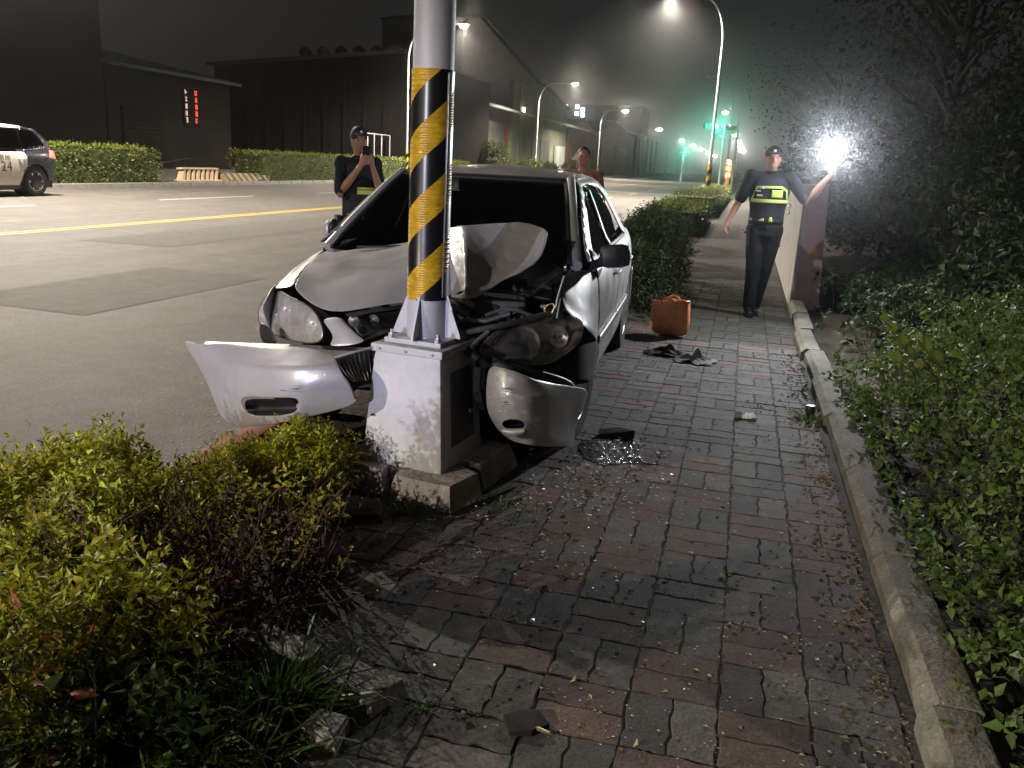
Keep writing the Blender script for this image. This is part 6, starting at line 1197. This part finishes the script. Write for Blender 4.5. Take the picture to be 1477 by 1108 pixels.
rs = random.Random(5); SM = [shard_mesh(1.0, rs) for _ in range(8)]
for me in SM: me.materials.append(M['shard_white'])
for k in range(70):
    x, y = c.x+rs.gauss(.05, .13), c.y+rs.gauss(-.02, .13); o = put('plastic_shard', SM[k % 8], None, None, label='pale broken plastic shard in the spill beside the front wheel', cat='shard', group='shards in the spill', loc=(x, y, .007)); q = rs.uniform(.006, .020); o.scale = (q, q, q); o.rotation_euler = (rs.uniform(-.35, .35), rs.uniform(-.35, .35), rs.uniform(0, 6.3))
# scattered glass crumbs and leaves over the pavers, too small to pick apart
def scatter(name, label, n, m, size, fn, cat='debris', flat=.3):
    vs = []; fs = []
    for _ in range(n):
        x, y, z = fn(); s = rs.uniform(*size); a = rs.uniform(0, 6.3); k = len(vs); tz = rs.uniform(0, flat)
        q = [V((s*math.cos(a+j*2.1+rs.uniform(-.4, .4)), s*math.sin(a+j*2.1+rs.uniform(-.4, .4))*.6, rs.uniform(0, s*tz))) for j in range(3)]; top = V((0, 0, s*(.3+tz)))
        vs += [V((x, y, z))+p for p in q]+[V((x, y, z))+top]; fs += [(k, k+1, k+2), (k, k+1, k+3), (k+1, k+2, k+3), (k+2, k, k+3)]
    return put(name, mesh(name, vs, fs), m, None, kind='stuff', label=label, cat=cat)
def on_pave(): y = 1.9+rs.random()**1.4*5.5; return rs.uniform(-1.3, .6), y, .002
scatter('glass_crumbs', 'tiny glass crumbs scattered over the pavers', 1500, 'shard_white', (.002, .0068), on_pave)
mat('leaf_litter', (.20, .15, .07), .8, var=.5, scale=40, col2=(.10, .07, .035)); mat('leaf_litter_pale', (.36, .33, .17), .7, var=.3, scale=40)
scatter('leaf_litter', 'dry brown leaf litter strewn over the pavers', 900, 'leaf_litter', (.003, .013), on_pave, 'litter', .5); scatter('leaf_litter', 'pale fallen leaves strewn over the pavers', 420, 'leaf_litter_pale', (.003, .012), on_pave, 'litter', .5)
scatter('leaf_litter', 'leaf litter heaped against the verge kerb', 700, 'leaf_litter', (.006, .018), lambda: (.60-abs(rs.gauss(0, .10)), rs.uniform(2.0, 7.5), .003), 'litter', .6)
scatter('road_litter', 'clippings and crumbs strewn over the asphalt by the torn bumper', 700, 'leaf_litter_pale', (.004, .013), lambda: (KX-abs(rs.gauss(.0, .55))-.05, 3.3+rs.gauss(0, .9), -.148), 'litter', .5)
scatter('strip_litter', 'twigs and dry leaves on the soil of the strip', 900, 'leaf_litter', (.008, .02), lambda: (rs.uniform(-2.3, -1.2), rs.uniform(1.4, 4.0), .0), 'litter', .8)
scatter('road_crumbs', 'pale plastic and glass crumbs on the asphalt around the torn bumper', 520, 'shard_white', (.003, .010), lambda: (KX-abs(rs.gauss(0, .8))-.05, 3.6+rs.gauss(0, 1.2), -.148))
scatter('wreck_crumbs', 'broken plastic crumbs under the crushed front of the car', 420, 'shard_white', (.003, .011), lambda: (-.55+rs.gauss(0, .28), 3.9+rs.gauss(0, .5), .002))
scatter('dark_crumbs', 'black plastic crumbs under the crushed front of the car', 260, 'matt_black', (.004, .016), lambda: (-.6+rs.gauss(0, .3), 3.8+rs.gauss(0, .5), .002))
# larger fallen leaves, counted one by one
LM = [leaf_mesh('leaf', [(0, 0, 0)], [(1, 0, .12)], 1.0, .5, .4, tint=[(1, 1, 1)], curl=.1) for _ in range(4)]
for me in LM: me.materials.append(M['leaf_litter_pale'])
for k in range(60):
    x, y, z = on_pave(); o = put('fallen_leaf', LM[k % 4], None, None, label='small pale fallen leaf on the pavers', cat='leaf', group='fallen leaves on the pavers', loc=(x, y, .006)); q = rs.uniform(.018, .035); o.scale = (q, q, q); o.rotation_euler = (0, 0, rs.uniform(0, 6.3))
# black plastic pieces
def fragment(label, px_, pts, h, m='plastic', rz=0, tilt=(0, 0), z=.0):
    c = WZ(*px_, 0); n = len(pts); t = MB(); top = [V((x, y, h*(.4+.8*abs(math.sin(i*1.7))))) for i, (x, y) in enumerate(pts)]
    t.add([V((x, y, 0)) for x, y in pts]+[p+V((0, 0, .006)) for p in top], [tuple(reversed(range(n))), tuple(range(n, 2*n))]+[(i, (i+1) % n, n+(i+1) % n, n+i) for i in range(n)])
    o = t.build('plastic_fragment', m, None, bevel=.003, label=label, cat='fragment'); o.location = (c.x, c.y, z); o.rotation_euler = (*tilt, rz); return o
fragment('long black plastic trim piece lying in the spill', (888, 630), [(-.10, -.035), (.10, -.02), (.115, .03), (.02, .045), (-.09, .03)], .035, 'matt_black', rz=.25)
fragment('broken black plastic piece with a copper lip on the near pavers', (757, 1046), [(-.055, -.03), (.0, -.05), (.06, -.03), (.05, .03), (.0, .05), (-.05, .035)], .012, 'matt_black', rz=.6)
c = WZ(775, 1060, 0); MB().tube([(-.028, 0, .008), (0, .006, .012), (.032, .004, .008)], [.004, .006, .003], 6).build('metal_strip', 'bracket', None, label='small copper-coloured metal strip beside the broken black piece', cat='metal strip').location = (c.x, c.y, .002)
for pxx, lb, s in (((785, 797), 'white plastic chip on the dark pavers below the pole', .018), ((755, 818), 'pale grey chip beside the white plastic chip', .020), ((337, 833), 'pale chip under the thin shrub', .02), ((700, 705), 'white splinter in the weeds by the footing', .022)):
    c = WZ(*pxx, 0); o = put('chip', SM[int(s*1000) % 8].copy(), None, None, label=lb, cat='chip', loc=(c.x, c.y, .003)); o.scale = (s, s*.6, s); o.rotation_euler = (0, 0, 1.0)
# broken edging stones at the strip's corner
ed = thing('edging_stone', 'broken pale concrete edging stones at the corner of the planting strip', 'edging', (-1.05, 2.04, 0))
for poly, s in (([(-.32, -.02), (.0, -.10), (.03, .0), (-.28, .10)], 5), ([(.02, -.12), (.25, -.20), (.30, -.06), (.05, .0)], 6), ([(.10, -.34), (.22, -.36), (.22, -.26), (.12, -.25)], 7)): put('concrete_block', slab(poly, -.04, .045, s), 'footing', ed)
t = put('dirt_heap', slab([(-.34, -.14), (.10, -.20), (.36, -.06), (.30, .10), (-.2, .12)], -.03, .035, 9), 'soil', None, True, label='cracked patch of earth and mortar before the footing', cat='earth', loc=(-1.62, 3.08, 0))
# scooters parked by the sheds
for i, (x, y) in enumerate(((-25.2, 131), (-25.2, 133.5), (-25.4, 136), (-24.8, 122))): scooter('parked scooter in front of the sheds near the white warning triangle', (x, y, 0), .5+i*.2, False, 'parked scooters')
# ------------------------------------------------------------------ thin haze box added so lamps glow as with lens bloom
hz = bpy.data.materials.new('haze'); hz.use_nodes = True; n = hz.node_tree; n.nodes.remove(n.nodes['Principled BSDF']); pv = n.nodes.new('ShaderNodeVolumePrincipled'); pv.inputs['Color'].default_value = (.92, .95, 1, 1); pv.inputs['Density'].default_value = GLOW_HAZE; pv.inputs['Anisotropy'].default_value = .965; n.links.new(pv.outputs[0], n.nodes['Material Output'].inputs['Volume'])
MB().box((-620, -320, -1.4), (620, 1520, 27)).build('haze', hz, kind='stuff')
